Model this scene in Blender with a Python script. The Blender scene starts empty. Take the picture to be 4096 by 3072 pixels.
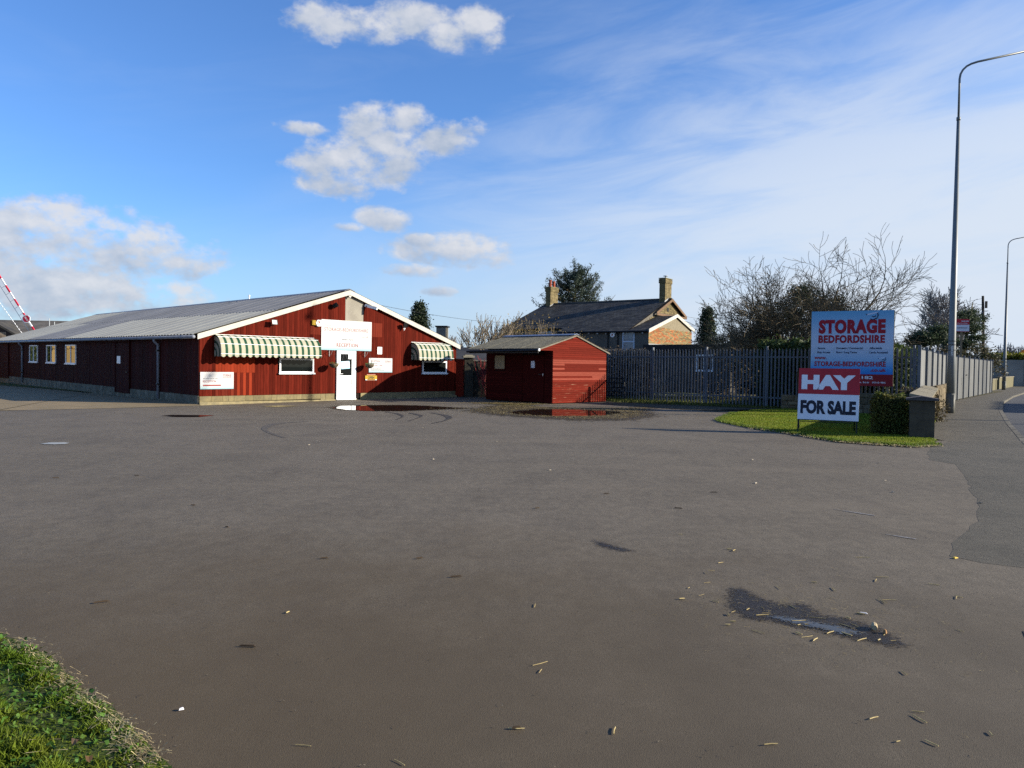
import bpy, bmesh, math, random
import numpy as np
from mathutils import Matrix, Vector
from math import sin, cos, tan, pi, radians as rad, sqrt, atan2

SC = bpy.context.scene
COL = SC.collection
RNG = random.Random(7)

# ---------------------------------------------------------------- camera
PITCH, ROLL, EYE = rad(1.4758), 0.0135, 1.6
cam = bpy.data.cameras.new('camera'); camo = bpy.data.objects.new('camera', cam); COL.objects.link(camo)
cam.sensor_fit = 'HORIZONTAL'; cam.sensor_width = 36.0; cam.lens = 36 * 2950 / 4096
cam.clip_start = 0.05; cam.clip_end = 3000
camo.matrix_world = Matrix.Translation((0, 0, EYE)) @ Matrix.Rotation(pi/2 - PITCH, 4, 'X') @ Matrix.Rotation(ROLL, 4, 'Z')
SC.camera = camo

# ---------------------------------------------------------------- light and exposure
SUN_AZ, SUN_EL = rad(95.6), rad(19.8)
EXPOSURE = 1.0
SKY = 0.075
SC.view_settings.view_transform = 'Standard'; SC.view_settings.look = 'None'
SC.view_settings.exposure = EXPOSURE; SC.view_settings.gamma = 1.0
SC.view_settings.use_curve_mapping = False
sd = Vector((cos(SUN_EL)*sin(SUN_AZ), cos(SUN_EL)*cos(SUN_AZ), sin(SUN_EL)))
sun = bpy.data.lights.new('sun', 'SUN'); suno = bpy.data.objects.new('sun', sun); COL.objects.link(suno)
sun.energy = 5.0; sun.angle = rad(0.5); sun.color = (1.0, 0.91, 0.75)
suno.rotation_euler = sd.to_track_quat('Z', 'Y').to_euler(); suno.location = (60, -20, 40)
SC.cycles.max_bounces = 6; SC.cycles.use_denoising = False

# ---------------------------------------------------------------- node helper
class NT:
    def __init__(s, nt): s.nt = nt
    def n(s, typ, **kw):
        nd = s.nt.nodes.new(typ)
        for k, v in kw.items():
            if k.startswith('i_'):
                key = k[2:]; key = int(key) if key.isdigit() else key.replace('_', ' ')
                s.set(nd.inputs[key], v)
            else: setattr(nd, k, v)
        return nd
    def set(s, inp, v):
        if isinstance(v, bpy.types.NodeSocket): s.nt.links.new(v, inp)
        elif isinstance(v, bpy.types.Node): s.nt.links.new(v.outputs[0], inp)
        elif isinstance(v, (tuple, list)) and inp.type == 'RGBA' and len(v) == 3: inp.default_value = (*v, 1)
        else: inp.default_value = v
    def m(s, op, a, b=None, c=None, clamp=False):
        nd = s.nt.nodes.new('ShaderNodeMath'); nd.operation = op; nd.use_clamp = clamp
        for i, v in enumerate((a, b, c)):
            if v is not None: s.set(nd.inputs[i], v)
        return nd.outputs[0]
    def mix(s, f, a, b, mode='MIX'):
        nd = s.nt.nodes.new('ShaderNodeMix'); nd.data_type = 'RGBA'; nd.blend_type = mode
        s.set(nd.inputs[0], f); s.set(nd.inputs[6], a); s.set(nd.inputs[7], b)
        return nd.outputs[2]
    def ss(s, v, a, b, x=0., y=1.):
        nd = s.nt.nodes.new('ShaderNodeMapRange'); nd.interpolation_type = 'SMOOTHSTEP'
        s.set(nd.inputs[0], v)
        for i, q in enumerate((a, b, x, y)): s.set(nd.inputs[i+1], q)
        return nd.outputs[0]
    def noise(s, vec, scale, detail=4, rough=.55, stretch=None, dist=0):
        if stretch: vec = s.n('ShaderNodeMapping', i_Vector=vec, i_Scale=stretch).outputs[0]
        nd = s.n('ShaderNodeTexNoise', i_Vector=vec, i_Scale=scale, i_Detail=detail, i_Roughness=rough, i_Distortion=dist)
        return nd.outputs[0]

# ---------------------------------------------------------------- sky with clouds
world = bpy.data.worlds.new('World'); SC.world = world; world.use_nodes = True
w = NT(world.node_tree); w.nt.nodes.clear()
sky = w.n('ShaderNodeTexSky'); sky.sky_type = 'NISHITA'; sky.sun_disc = False
sky.sun_elevation = SUN_EL; sky.sun_rotation = SUN_AZ; sky.air_density = 1.0; sky.dust_density = 0.7; sky.ozone_density = 1.6; sky.altitude = 20
tc = w.n('ShaderNodeTexCoord').outputs['Generated']
xyz = w.n('ShaderNodeSeparateXYZ', i_0=tc)
az = w.m('MULTIPLY', w.m('ARCTAN2', xyz.outputs[0], xyz.outputs[1]), 180/pi)
el = w.m('MULTIPLY', w.m('ARCSINE', xyz.outputs[2]), 180/pi)
BLOBS = [(-14.5,23.9,2.5,1.3),(-11.1,23.9,2.7,1.1),(-7.7,24.6,3.1,1.1),(-5.5,23.7,2.1,1.0),(-3.1,24.2,2.1,1.3),
 (-13.1,14.4,3.4,1.8),(-10.0,15.9,3.1,2.3),(-11.0,17.4,2.1,1.3),(-8.2,17.9,1.8,.9),(-5.4,16.8,2.5,1.1),(-3.9,17.5,1.6,.7),(-13.4,13.1,2.4,.8),
 (-15.9,16.8,1.6,.45),(-9.9,10.8,1.9,.8),(-12.6,10.1,1.3,.35),(-4.5,8.6,4.1,1.2),(-7.5,7.1,2.5,.5),(-7.1,9.4,1.2,.5),
 (-32.3,7.7,5.6,2.2),(-26.8,7.2,4.6,1.9),(-34.7,8.3,3.9,1.4),(-24.2,6.8,2.1,1.1),(-33,4.9,6,2.2),(-29.0,4.3,7.0,1.7),(-37,6.5,5,3),(-5.7,5.6,1.4,.4),
 (-52,9,9,3),(-66,16,7,3),(-95,12,10,3),(60,26,6,2),(140,20,9,3),(-150,24,10,3),(-40,38,6,2.5),(-120,40,8,4),(175,12,9,2.5)]
Fm = Sn = Sw = None
for a0, e0, wa, we in BLOBS:
    dx = w.m('DIVIDE', w.m('SUBTRACT', az, a0), wa * 1.10); dy = w.m('DIVIDE', w.m('SUBTRACT', el, e0), we * 1.12)
    q = w.m('SUBTRACT', 1.0, w.m('MULTIPLY_ADD', dx, dx, w.m('MULTIPLY', dy, dy)))
    Fm = q if Fm is None else w.m('SMOOTH_MAX', Fm, q, 0.25)
    qq = w.m('MAXIMUM', q, 0.0); sh = w.m('MULTIPLY', qq, w.m('MULTIPLY_ADD', dx, .45, w.m('MULTIPLY', dy, .8)))
    Sn = sh if Sn is None else w.m('ADD', Sn, sh); Sw = qq if Sw is None else w.m('ADD', Sw, qq)
Fm = w.m('MAXIMUM', Fm, -1.5)
def fbm(off=(0, 0, 0), scale=22, detail=9):
    v = w.n('ShaderNodeMapping', i_Vector=tc, i_Location=off, i_Scale=(1, 1, 1.5)).outputs[0]
    return w.noise(v, scale, detail, .58)
n0 = fbm(scale=17); n1 = fbm((-.010, .0, -.014), 17, 5); nb = fbm((3, 1, 2), 8, 3); wisp = fbm((5, 2, 7), 55, 6)
dens = w.m('ADD', Fm, w.m('ADD', w.m('MULTIPLY', w.m('SUBTRACT', n0, .5), 3.9), w.m('MULTIPLY', w.m('SUBTRACT', wisp, .5), 1.9)))
cmask = w.ss(dens, -.40, 1.05)
# light and grey parts inside a cloud
side = w.m('DIVIDE', Sn, w.m('ADD', Sw, .08))
lit = w.m('ADD', w.m('ADD', w.m('MULTIPLY', w.m('SUBTRACT', n0, n1), 2.2), w.m('MULTIPLY_ADD', nb, .8, .10)), w.m('MULTIPLY', side, .75), clamp=True)
ccol = w.mix(lit, (2.9, 3.4, 4.25), (4.9, 5.0, 5.3))
# thin high streaks, thicker to the right
u1 = w.m('MULTIPLY_ADD', el, 1.0, w.m('MULTIPLY', az, -.13)); u2 = w.m('MULTIPLY_ADD', az, 1.0, w.m('MULTIPLY', el, .13))
cv = w.n('ShaderNodeCombineXYZ', i_0=w.m('MULTIPLY', u2, .035), i_1=w.m('MULTIPLY', u1, .17), i_2=0.0).outputs[0]
cn = w.noise(cv, 1.6, 7, .6, dist=.6)
reg = w.m('MULTIPLY', w.ss(az, -22, 26), w.ss(el, 34, 8))
cir = w.m('MULTIPLY', w.ss(w.m('ADD', cn, w.m('MULTIPLY', reg, .27)), .42, .82), w.m('MULTIPLY_ADD', reg, .8, .06))
base = w.mix(1.0, sky.outputs[0], (.64, .98, 1.50), 'MULTIPLY')
base = w.mix(w.m('MULTIPLY', w.ss(w.m('MULTIPLY_ADD', w.m('MINIMUM', w.m('MAXIMUM', az, -40.), 40.), -.28, el), 20, -5), .94), base, (4.0, 4.85, 5.95))
c1 = w.mix(w.m('MULTIPLY', cir, .88), base, (4.9, 5.35, 6.0))
c2 = w.mix(w.m('MULTIPLY', cmask, .93), c1, ccol)
bg = w.n('ShaderNodeBackground', i_Color=c2, i_Strength=SKY)
out = w.n('ShaderNodeOutputWorld'); w.nt.links.new(bg.outputs[0], out.inputs[0])

# ---------------------------------------------------------------- materials
MATS = {}
def mat(name, col, col2=None, rough=.7, scale=4, stretch=None, detail=5, bump=0, bscale=60, bstretch=None, rnd=0, island=0, metal=0, spec=.18,
        lo=.35, hi=.65, trans=0, wear=None, alpha=1, sheen=0):
    """principled material: two colours mixed by noise, brightness jitter per object (rnd) or per loose piece (island), bump, wear = (colour, scale, stretch, lo, hi)"""
    if name in MATS: return MATS[name]
    m = bpy.data.materials.new(name); m.use_nodes = True; g = NT(m.node_tree)
    b = m.node_tree.nodes['Principled BSDF']
    tco = g.n('ShaderNodeTexCoord').outputs['Object']
    oi = g.n('ShaderNodeObjectInfo')
    if rnd: tco = g.n('ShaderNodeVectorMath', operation='ADD', i_0=tco, i_1=g.n('ShaderNodeCombineXYZ', i_0=g.m('MULTIPLY', oi.outputs['Random'], 37.), i_1=g.m('MULTIPLY', oi.outputs['Random'], 11.), i_2=g.m('MULTIPLY', oi.outputs['Random'], 5.))).outputs[0]
    c = (*col, 1)
    if col2 is not None:
        nz = g.noise(tco, scale, detail, .6, stretch)
        c = g.mix(g.ss(nz, lo, hi), col, col2)
    if wear:
        wn = g.noise(tco, wear[1], 6, .65, wear[2])
        c = g.mix(g.ss(wn, wear[3], wear[4]), c, wear[0])
    if rnd or island:
        if rnd: r = oi.outputs['Random']
        else: r = g.n('ShaderNodeNewGeometry').outputs['Random Per Island']
        k = rnd or island
        f = g.m('MULTIPLY_ADD', r, 2*k, 1-k)
        c = g.n('ShaderNodeVectorMath', operation='SCALE', i_0=c, i_Scale=f).outputs[0] if not isinstance(c, tuple) else g.n('ShaderNodeVectorMath', operation='SCALE', i_0=c[:3], i_Scale=f).outputs[0]
    g.set(b.inputs['Base Color'], c)
    b.inputs['Roughness'].default_value = rough; b.inputs['Metallic'].default_value = metal
    b.inputs['Specular IOR Level'].default_value = spec
    if bump:
        bn = g.noise(tco, bscale, 4, .6, bstretch)
        bp = g.n('ShaderNodeBump', i_Height=bn, i_Strength=bump, i_Distance=.02)
        g.set(b.inputs['Normal'], bp)
    if trans:
        t = g.n('ShaderNodeBsdfTranslucent'); g.set(t.inputs[0], c)
        mx = g.n('ShaderNodeMixShader', i_0=trans); g.nt.links.new(b.outputs[0], mx.inputs[1]); g.nt.links.new(t.outputs[0], mx.inputs[2])
        g.nt.links.new(mx.outputs[0], m.node_tree.nodes['Material Output'].inputs[0])
    MATS[name] = m
    return m

# ---------------------------------------------------------------- mesh builder
class MB:
    def __init__(s): s.v = []; s.f = []
    def add(s, vs, fs):
        o = len(s.v); s.v.extend([tuple(p) for p in vs]); s.f.extend([tuple(i + o for i in f) for f in fs]); return s
    def box(s, x0, x1, y0, y1, z0, z1, M=None):
        vs = [Vector(p) for p in ((x0,y0,z0),(x1,y0,z0),(x1,y1,z0),(x0,y1,z0),(x0,y0,z1),(x1,y0,z1),(x1,y1,z1),(x0,y1,z1))]
        if M: vs = [M @ p for p in vs]
        return s.add(vs, [(0,3,2,1),(4,5,6,7),(0,1,5,4),(1,2,6,5),(2,3,7,6),(3,0,4,7)])
    def prism(s, poly, d, close=True):
        """poly: list of 3D points (ccw seen against d), extruded by vector d"""
        n = len(poly); d = Vector(d); a = [Vector(p) for p in poly]
        fs = [tuple(range(n))[::-1], tuple(range(n, 2*n))] + [(i, (i+1) % n, n + (i+1) % n, n + i) for i in range(n)]
        return s.add(a + [p + d for p in a], fs)
    def bar(s, a, b, w, h=None):
        """rectangular bar from a to b"""
        a, b = Vector(a), Vector(b); h = h or w; d = (b - a)
        q = d.to_track_quat('Z', 'Y').to_matrix().to_4x4(); q.translation = a
        return s.box(-w/2, w/2, -h/2, h/2, 0, d.length, q)
    def tube(s, pts, rads, n=8, caps=True):
        pts = [Vector(p) for p in pts]; o = len(s.v); up = Vector((0, 0, 1)); prev = None
        if not hasattr(rads, '__len__'): rads = [rads] * len(pts)
        for i, p in enumerate(pts):
            d = (pts[min(i+1, len(pts)-1)] - pts[max(i-1, 0)]).normalized()
            if prev is None: x = d.orthogonal().normalized()
            else: x = (prev - d * prev.dot(d)); x = x.normalized() if x.length > 1e-6 else d.orthogonal().normalized()
            prev = x; y = d.cross(x)
            for k in range(n):
                a = 2*pi*k/n; s.v.append(tuple(p + (x*cos(a) + y*sin(a)) * rads[i]))
        for i in range(len(pts)-1):
            for k in range(n):
                k2 = (k+1) % n; s.f.append((o+i*n+k, o+i*n+k2, o+(i+1)*n+k2, o+(i+1)*n+k))
        if caps: s.f.append(tuple(o+k for k in range(n))[::-1]); s.f.append(tuple(o+(len(pts)-1)*n+k for k in range(n)))
        return s
    def lathe(s, prof, n=12, c=(0, 0, 0)):
        """prof: (radius, z) pairs"""
        o = len(s.v)
        for r, z in prof:
            for k in range(n): a = 2*pi*k/n; s.v.append((c[0]+r*cos(a), c[1]+r*sin(a), c[2]+z))
        for i in range(len(prof)-1):
            for k in range(n): k2 = (k+1) % n; s.f.append((o+i*n+k, o+i*n+k2, o+(i+1)*n+k2, o+(i+1)*n+k))
        s.f.append(tuple(o+k for k in range(n))[::-1]); s.f.append(tuple(o+(len(prof)-1)*n+k for k in range(n)))
        return s
    def mesh(s, name, m, smooth=False):
        me = bpy.data.meshes.new(name); me.from_pydata(s.v, [], s.f); me.update()
        for q in (m if isinstance(m, (list, tuple)) else [m]): me.materials.append(q)
        if smooth: me.shade_smooth()
        return me
    def build(s, name, m, parent=None, smooth=False, M=None, **kw):
        return link(name, s.mesh(name, m, smooth), parent, M, **kw)

def link(name, me, parent=None, M=None, label=None, kind=None):
    o = bpy.data.objects.new(name, me); COL.objects.link(o)
    if parent is not None: o.parent = parent
    if M is not None: o.matrix_local = M
    if label: o['label'] = label
    if kind: o['kind'] = kind
    return o
def tag(o, label, cat, group=None, kind=None):
    o['label'] = label; o['category'] = cat
    if group: o['group'] = group
    if kind: o['kind'] = kind
    return o
def thing(name, label, cat, M=Matrix(), group=None):
    """an Empty at the thing's base that parents its parts"""
    o = bpy.data.objects.new(name, None); COL.objects.link(o); o.matrix_world = M; o.empty_display_size = .2
    return tag(o, label, cat, group)
def structure(name, mb, m, **kw):
    o = mb.build(name, m, **kw); o['kind'] = 'structure'; return o
def T(x=0, y=0, z=0): return Matrix.Translation((x, y, z))
def frame(x, y, az, z=0):
    """ground frame whose local x axis points to compass bearing az (degrees clockwise from +Y), local y to its left"""
    return Matrix.Translation((x, y, z)) @ Matrix.Rotation(rad(90 - az), 4, 'Z')
def dup(o, M, label=None, group=None, name=None):
    """copy of a thing with its parts and sub-parts"""
    c = o.copy(); COL.objects.link(c); c.matrix_world = M
    if label: c['label'] = label
    if group: c['group'] = group
    for ch in list(o.children):
        k = ch.copy(); COL.objects.link(k); k.parent = c; k.matrix_local = ch.matrix_local
        for g in list(ch.children):
            h = g.copy(); COL.objects.link(h); h.parent = k; h.matrix_local = g.matrix_local
    return c

def lettering(body, parent, m, x, z, wid, hgt, y=-.006, bold=0., space=1.0, name='lettering'):
    """flat printed words in the local x-z plane facing -y; x = left edge, z = base line, scaled to wid x hgt (cap height)"""
    cu = bpy.data.curves.new('words', 'FONT'); cu.body = body; cu.size = 1; cu.offset = bold; cu.space_character = space; cu.resolution_u = 3
    t = bpy.data.objects.new('words', cu); COL.objects.link(t)
    dg = bpy.context.evaluated_depsgraph_get()
    me = bpy.data.meshes.new_from_object(t.evaluated_get(dg))
    bpy.data.objects.remove(t); bpy.data.curves.remove(cu)
    n = len(me.vertices); a = np.empty(n*3, np.float32); me.vertices.foreach_get('co', a); a = a.reshape(-1, 3)
    cap = .727 + 2*bold
    x0, x1 = a[:, 0].min(), a[:, 0].max()
    b = np.zeros_like(a); b[:, 0] = x + (a[:, 0]-x0) / (x1-x0) * wid; b[:, 2] = z + (a[:, 1] + bold) / cap * hgt; b[:, 1] = y
    me.vertices.foreach_set('co', b.ravel()); me.materials.clear(); me.materials.append(m); me.update()
    return link(name, me, parent)

def fast_mesh(name, verts, faces_n, m):
    """verts: (k*faces_n, 3) array, every faces_n consecutive rows one polygon"""
    verts = np.asarray(verts, np.float32).reshape(-1, 3); nv = len(verts); nf = nv // faces_n
    me = bpy.data.meshes.new(name); me.vertices.add(nv); me.vertices.foreach_set('co', verts.ravel())
    me.loops.add(nv); me.loops.foreach_set('vertex_index', np.arange(nv, dtype=np.int32))
    me.polygons.add(nf); me.polygons.foreach_set('loop_start', np.arange(0, nv, faces_n, dtype=np.int32))
    me.polygons.foreach_set('loop_total', np.full(nf, faces_n, np.int32))
    me.update(calc_edges=True); me.materials.append(m)
    return me

def inside(P, poly):
    x, y = P[:, 0], P[:, 1]; c = np.zeros(len(P), bool); n = len(poly)
    for i in range(n):
        x1, y1 = poly[i]; x2, y2 = poly[(i+1) % n]
        if y1 == y2: continue
        c ^= ((y1 > y) != (y2 > y)) & (x < (x2-x1)*(y-y1)/(y2-y1)+x1)
    return c
def edge_dist(P, poly, close=True):
    d = np.full(len(P), 1e9)
    for i in range(len(poly) - (0 if close else 1)):
        a = np.array(poly[i]); b = np.array(poly[(i+1) % len(poly)]); ab = b-a; t = np.clip(((P-a)@ab)/(ab@ab), 0, 1)
        d = np.minimum(d, np.linalg.norm(P-a-t[:, None]*ab, axis=1))
    return d
def soft(name, pts, z, m, cell, inset, parent=None):
    """a thin stain lying on the ground whose border fades out: attribute edge runs from 0 on the rim to 1 inside"""
    q = np.array(pts); lo, hi = q.min(0)-inset, q.max(0)+inset
    nx, ny = [int(v)+1 for v in (hi-lo)/cell]
    gx, gy = np.meshgrid(lo[0]+np.arange(nx+1)*cell, lo[1]+np.arange(ny+1)*cell, indexing='ij'); P = np.stack([gx.ravel(), gy.ravel()], 1)
    e = np.where(inside(P, pts), 1, -1)*edge_dist(P, pts)/inset*.5 + .5
    k = lambda i, j: i*(ny+1)+j
    F = [(k(i, j), k(i+1, j), k(i+1, j+1), k(i, j+1)) for i in range(nx) for j in range(ny) if max(e[k(i, j)], e[k(i+1, j)], e[k(i+1, j+1)], e[k(i, j+1)]) > -.2]
    me = bpy.data.meshes.new(name); me.from_pydata([(x, y, z) for x, y in P], [], F); me.update()
    at = me.attributes.new('edge', 'FLOAT', 'POINT'); at.data.foreach_set('value', np.clip(e, 0, 1).astype(np.float32)); me.materials.append(m)
    return link(name, me, parent)
def fade(m, scale=14, amount=.9, lo=.35, hi=.65, top=1.):
    """lets a stain's material fade at its rim with an uneven border"""
    g = NT(m.node_tree); b = m.node_tree.nodes['Principled BSDF']
    e = g.n('ShaderNodeAttribute', attribute_name='edge').outputs['Fac']
    nz = g.noise(g.n('ShaderNodeTexCoord').outputs['Object'], scale, 5, .65)
    v = g.m('ADD', e, g.m('MULTIPLY', g.m('SUBTRACT', nz, .5), amount*2))
    g.set(b.inputs['Alpha'], g.m('MULTIPLY', g.ss(v, lo, hi), top)); return m
# ================================================================ ground
def tarmac_mat(name, c1, c2, c3, agg, bump, rough=.82, blotch=None):
    m = bpy.data.materials.new(name); m.use_nodes = True; g = NT(m.node_tree); b = m.node_tree.nodes['Principled BSDF']
    p = g.n('ShaderNodeTexCoord').outputs['Object']
    big = g.noise(p, .16, 5, .6, dist=.8); mid = g.noise(p, 1.3, 5, .62, stretch=(1, .6, 1), dist=.4); sm = g.noise(p, 26, 3, .6)
    c = g.mix(g.ss(big, .34, .66), c1, c2)
    c = g.mix(g.m('MULTIPLY', g.ss(mid, .40, .72), .55), c, c3)
    vor = g.n('ShaderNodeTexVoronoi', i_Vector=p, i_Scale=agg); vor.feature = 'F1'
    vr = g.n('ShaderNodeSeparateColor', i_0=vor.outputs['Color']).outputs[0]
    # single pale and dark stones in the binder
    st = g.m('MULTIPLY', g.ss(vr, .84, .97), g.ss(vor.outputs['Distance'], .45, .25))
    c = g.mix(g.m('MULTIPLY', st, .5), c, (c1[0]*2.6, c1[1]*2.6, c1[2]*2.7))
    pit = g.ss(g.noise(p, agg*.17, 4, .75), .59, .70)
    c = g.mix(g.m('MULTIPLY', pit, .75), c, (.022, .018, .014))
    c = g.mix(g.m('MULTIPLY', g.ss(sm, .5, .75), .25), c, (c1[0]*.55, c1[1]*.55, c1[2]*.55))
    gr = g.noise(p, 70, 4, .75); g2 = g.noise(p, 9, 5, .7, stretch=(1, .7, 1)); g3 = g.ss(g.noise(p, 17, 5, .75), .60, .74)
    k_ = g.m('MULTIPLY', g.ss(gr, .3, .7, .55, 1.45), g.m('MULTIPLY', g.ss(g2, .3, .7, .84, 1.16), g.m('MULTIPLY_ADD', g3, -.35, 1.0)))
    c = g.n('ShaderNodeVectorMath', operation='SCALE', i_0=c, i_Scale=k_).outputs[0]
    # faint swept wheel tracks running across the yard
    tr = g.noise(g.n('ShaderNodeMapping', i_Vector=p, i_Rotation=(0, 0, rad(-18)), i_Scale=(.10, 1.1, 1)).outputs[0], .9, 5, .6, dist=.5)
    c = g.mix(g.m('MULTIPLY', g.ss(tr, .48, .68), .30), c, (c2[0]*1.25, c2[1]*1.22, c2[2]*1.18))
    if blotch:   # damp soil plus view-angle darkening of the near yard, painted into the colour
        for (cx, cy, rx, ry, col, am) in blotch:
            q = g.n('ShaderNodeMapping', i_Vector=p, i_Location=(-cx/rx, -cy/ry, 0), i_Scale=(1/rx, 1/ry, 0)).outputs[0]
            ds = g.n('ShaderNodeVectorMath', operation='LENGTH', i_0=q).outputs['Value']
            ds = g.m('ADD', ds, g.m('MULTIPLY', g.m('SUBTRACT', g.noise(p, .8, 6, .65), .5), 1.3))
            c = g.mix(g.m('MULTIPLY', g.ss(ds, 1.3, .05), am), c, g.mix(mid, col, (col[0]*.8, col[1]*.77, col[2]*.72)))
    g.set(b.inputs['Base Color'], c)
    g.set(b.inputs['Roughness'], g.m('MULTIPLY_ADD', mid, -.12, rough + .04)); b.inputs['Specular IOR Level'].default_value = .3
    h = g.m('ADD', g.m('MULTIPLY', vor.outputs['Distance'], .7), g.m('MULTIPLY', pit, -.9))
    g.set(b.inputs['Normal'], g.n('ShaderNodeBump', i_Height=h, i_Strength=bump, i_Distance=.006))
    MATS[name] = m; return m
M_TAR = tarmac_mat('tarmac', (.107, .088, .062), (.120, .099, .072), (.076, .061, .042), 260, .30, blotch=((-1.6, 3.2, 5.0, 4.0, (.080, .057, .029), .85), (3.0, 2.2, 4.6, 3.6, (.074, .060, .042), .75)))
M_FOOT = tarmac_mat('old_asphalt', (.072, .063, .046), (.088, .077, .057), (.052, .046, .031), 170, .6)
M_ROAD = tarmac_mat('road_asphalt', (.052, .052, .055), (.062, .062, .064), (.045, .044, .045), 170, .5)
M_FIELD = mat('field_earth', (.05, .07, .022), (.09, .075, .04), rough=.95, scale=.15, bump=.5, bscale=6)
M_GARDEN = mat('garden_turf', (.055, .06, .022), (.075, .06, .035), rough=.95, scale=1.2, bump=.6, bscale=25)
M_LAWN = mat('lawn_turf', (.06, .085, .012), (.045, .055, .018), rough=.95, scale=1.5, bump=.6, bscale=30)
M_DIRT = mat('bare_soil', (.05, .045, .03), (.075, .065, .04), rough=.95, scale=3, bump=.6, bscale=25)
M_CONC = mat('pale_concrete', (.225, .170, .098), (.185, .145, .085), rough=.85, scale=1.1, bump=.25, bscale=60, wear=((.26, .20, .125), 9, None, .55, .75))

def flat(name, pts, z, m, jit=0, step=None, kind='structure', parent=None, seed=1, edge_drop=0):
    """a level sheet with the outline pts, its edge made uneven"""
    r = random.Random(seed); P = []
    n = len(pts)
    for i in range(n):
        a = Vector(pts[i]); b = Vector(pts[(i+1) % n]); k = max(1, int((b-a).length / step)) if step else 1
        for j in range(k):
            q = a.lerp(b, j/k)
            P.append((q.x + r.uniform(-jit, jit), q.y + r.uniform(-jit, jit), z))
    bm = bmesh.new(); vs = [bm.verts.new(p) for p in P]; f = bm.faces.new(vs)
    bm.normal_update()
    if f.normal.z < 0: f.normal_flip()
    bmesh.ops.triangulate(bm, faces=[f], ngon_method='EAR_CLIP')
    me = bpy.data.meshes.new(name); bm.to_mesh(me); bm.free(); me.materials.append(m)
    o = link(name, me, parent)
    if kind: o['kind'] = kind
    return o

big = [(1200*cos(a*pi/24), 1200*sin(a*pi/24)) for a in range(48)]
flat('ground', big, -.13, M_FIELD)
KERB = [(7.2, 9.2), (9.6, 13.2), (11.85, 17.01), (15.44, 22.89), (19.94, 30.03), (25.91, 38.95), (33, 48.6), (40.05, 57.66), (52, 72), (70, 93), (96, 122)]
WALL = [(9.95, 17.5), (16.1, 27.9), (25.0, 41.6), (34.8, 55.0), (44.2, 66.9), (54.6, 80.2), (74, 104), (92, 126)]
SEAM = [(9.03, 15.74), (8.2, 14.5), (7.49, 13.15), (7.62, 12.62), (6.64, 10.68), (5.98, 9.5), (5.54, 8.69), (5.14, 8.06), (4.62, 7.4), (4.13, 6.8), (3.78, 6.3)]
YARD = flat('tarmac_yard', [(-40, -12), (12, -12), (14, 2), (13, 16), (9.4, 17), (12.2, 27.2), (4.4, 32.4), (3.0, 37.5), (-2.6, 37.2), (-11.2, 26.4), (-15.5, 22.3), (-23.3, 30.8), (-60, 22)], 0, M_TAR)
pave = flat('footway_pavement', SEAM + [(4.18, 5.96), (7, 3.4), (10, 1.5), (12, 4)] + KERB[1:][::1] + WALL[::-1] + [(9.9, 16.6)], .0015, M_FOOT, .03, .25, seed=4)
road_out = [(x + 7.5*cos(rad(-34)), y + 7.5*sin(rad(-34))) for x, y in KERB]
flat('road', KERB + road_out[::-1], -.10, M_ROAD)
flat('footway_far', road_out + [(x + 2.2*cos(rad(-34)), y + 2.2*sin(rad(-34))) for x, y in road_out][::-1], .05, M_FOOT)
# kerb stones
M_KERB = mat('kerb_concrete', (.14, .128, .105), (.09, .083, .066), rough=.85, scale=3, bump=.3, rnd=.15)
kerb = bpy.data.objects.new('kerb', None); COL.objects.link(kerb); kerb['kind'] = 'structure'
ks = MB().box(0, .905, -.06, .065, -.1, .075).mesh('kerb_stone', M_KERB)
for i in range(1, len(KERB)-2):
    a, b = Vector(KERB[i]), Vector(KERB[i+1]); d = b - a; k = int(d.length / .915)
    for j in range(k):
        p = a + d * (j / k)
        link('kerb_stone', ks, kerb, Matrix.Translation((p.x, p.y, -.068)) @ Matrix.Rotation(atan2(d.y, d.x) + RNG.uniform(-.006, .006), 4, 'Z'))
# concrete apron in bays beside the long shed wall
ap = bpy.data.objects.new('concrete_apron', None); COL.objects.link(ap); ap['kind'] = 'structure'
flat('slab', [(-15.62, 22.34), (-13.2, 24.12), (-11.08, 26.30), (-11.6, 27.15), (-19.9, 34.9), (-19.55, 33.9)], .006, M_CONC, kind=None, parent=ap)
flat('slab', [(-15.66, 22.30), (-19.6, 33.95), (-20.1, 34.9), (-40, 53.5), (-48, 44), (-23.3, 20.6)], .006, M_CONC, kind=None, parent=ap)
# lawn, verges, soil
LAWN = [(11.4, 29.2), (9.19, 27.95), (7.81, 25.91), (6.75, 23.4), (6.3, 22.3), (6.22, 21.3), (6.45, 19.6), (6.7, 18.72), (6.99, 17.69), (7.22, 16.25), (7.79, 15.79), (8.36, 15.4), (9.03, 15.74), (9.6, 16.6), (10.0, 17.6), (15.6, 26.9)]
flat('lawn', LAWN, .03, M_LAWN, .03, .3, seed=2)
flat('soil_strip', [(11.6, 29.2), (9.2, 27.9), (7.9, 26.3), (4.6, 29.9), (3.6, 31.2), (4.3, 32.7), (14.4, 26.2)], .012, M_DIRT, .05, .4, seed=3)
flat('garden_ground', [(4.2, 32.7), (14.4, 26.1), (22.2, 37.6), (40, 60), (20, 80), (-4, 64), (-2.4, 37.4), (2, 37)], .02, M_GARDEN)
flat('grass_verge', [(-19.8, 35.1), (-17.3, 33.2), (-16.0, 31.9), (-12.4, 28.0), (-11.8, 27.6), (-38, 53.2), (-40, 51.2)], .02, M_LAWN, .04, .4, seed=5)
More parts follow.
